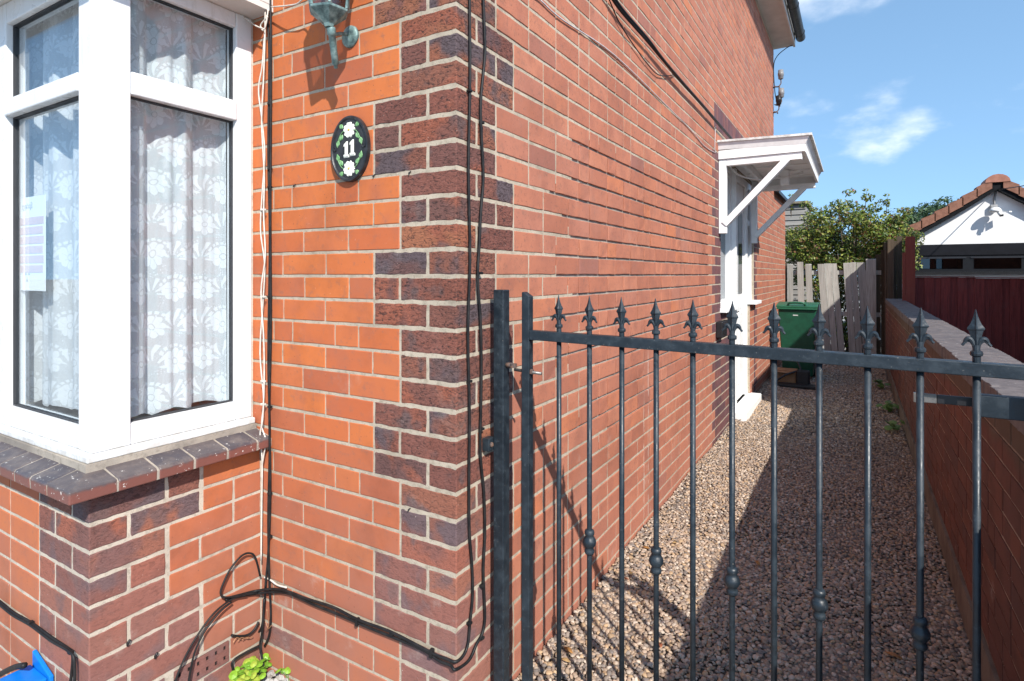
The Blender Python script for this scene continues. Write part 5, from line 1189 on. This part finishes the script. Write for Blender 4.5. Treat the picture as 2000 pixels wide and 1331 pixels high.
# fallen leaves on the gravel
LFM = [simple('dry_leaf', (.36, .17, .05), .6, .3, 50), simple('dry_leaf_tan', (.40, .25, .11), .65, .3, 50), simple('dry_leaf_red', (.32, .10, .045), .6, .3, 50)]
spots = [(1745, 1280, 'big orange dry leaf on the shaded gravel near the gate foot'), (1232, 1120, 'orange leaf by the wall where the rail shadow lands'), (1222, 1130, 'curled leaf beside the wall below the rail shadow'), (1262, 1070, 'tan leaf under the second knobbed bar'), (1318, 1060, 'rust leaf on the sunlit gravel'), (1225, 1085, 'red leaf close to the wall foot'), (1110, 1270, 'red brown leaf near the gate hinge foot'), (1105, 1290, 'broad orange leaf near the gate hinge foot'), (1290, 1260, 'narrow yellow leaf among sunlit pebbles'), (1480, 1100, 'yellow leaf in the shade by the long shadow edge'), (1570, 985, 'pale leaf in the shaded middle of the path'), (1495, 985, 'small orange leaf near the shadow edge')]
for i, (px, py, lab) in enumerate(spots):
    c = on(px, py, z=.012); s_ = .032 if i == 0 else rnd.uniform(.014, .022); a = rnd.uniform(0, 6.28); e = Vector((math.cos(a), math.sin(a), .12)); f = Vector((-math.sin(a), math.cos(a), .25))
    vs = [c - e * s_, c - e * s_ * .3 + f * s_ * .42, c + e * s_ * .5 + f * s_ * .3, c + e * s_ * 1.1, c + e * s_ * .5 - f * s_ * .25 + Vector((0, 0, .006)), c - e * s_ * .3 - f * s_ * .4 + Vector((0, 0, .008)), c + Vector((0, 0, -.002))]
    lo = [v - Vector((0, 0, .0012)) for v in vs]
    MB().add(vs + lo, [(6, k, (k + 1) % 6) for k in range(6)] + [(13, (k + 1) % 6 + 7, k + 7) for k in range(6)] + [(k, k + 7, (k + 1) % 6 + 7, (k + 1) % 6) for k in range(6)]).build('fallen_leaf', LFM[i % 3], None, smooth=True, label=lab, category='leaf', group='fallen leaves on the gravel')

# ------------------------------------------------------------------ blue wall box at the lower left
hb = thing('blue_wall_box', 'blue plastic hose bracket on the bay wall at the lower left', 'hose bracket', on(70, 1331, y=YB - .02))
M_BLUE = simple('blue_plastic', (.005, .17, .60), .35, .12, 20, .05)
bxl, bxr = on(64, 1331, y=YB - .012).x, on(98, 1331, y=YB - .012).x; bt = on(80, 1283, y=YB - .012).z
m = MB(); m.prism([(bxl, bt), (bxr, bt - .04), (bxr, bt - .30), (bxl, bt - .30)], .012, Matrix.Translation((0, YB - .014, 0))); m.build('back_plate', M_BLUE, hb, bevel=.003)
hz = bt - .045
m = MB(); m.box(bxl - .01, bxr - .012, YB - .12, YB - .0145, hz - .012, hz); m.box(bxl - .01, bxl, YB - .12, YB - .0145, hz - .26, hz - .0125); m.box(bxl + .0005, bxr - .03, YB - .12, YB - .112, hz - .26, hz - .0125); m.build('hood', M_BLUE, hb, bevel=.004)
MB().tube([(bxl + .03, YB - .06, hz - .24), (bxl + .035, YB - .06, hz - .05)], .022, 12).build('drum', M_BLACKP, hb, smooth=True)
bx('paper_label', M_PAINT, hb, bxl + .006, bxl + .03, YB - .1215, YB - .1205, hz - .065, hz - .045)
cable('garden_hose', 'dark hose curving into the blue bracket at the lower left', [[on(-30, 1335, y=YB - .05), on(5, 1315, y=YB - .05), on(30, 1303, y=YB - .05), on(48, 1300, y=YB - .05)]], .009, M_CABLE, cat='hose')

# ------------------------------------------------------------------ neighbouring annexe to the right (shades the far path)
nb = thing('neighbour_annexe', 'plain brick flat roofed annexe right of the path, outside the view', 'building', (4, 6, 0))
m = MB(); m.box(3.0, 7.0, 3.13, 8.75, -.1, 3.30); m.build('wall', simple('annexe_brick', (.30, .12, .08), .9, .25, 10), nb)
bx('parapet', M_CONC, nb, 2.97, 7.03, 3.10, 8.78, 3.302, 3.40)
bx('window', M_DGLASS, nb, 2.985, 2.998, 5.0, 6.2, 1.0, 2.2)
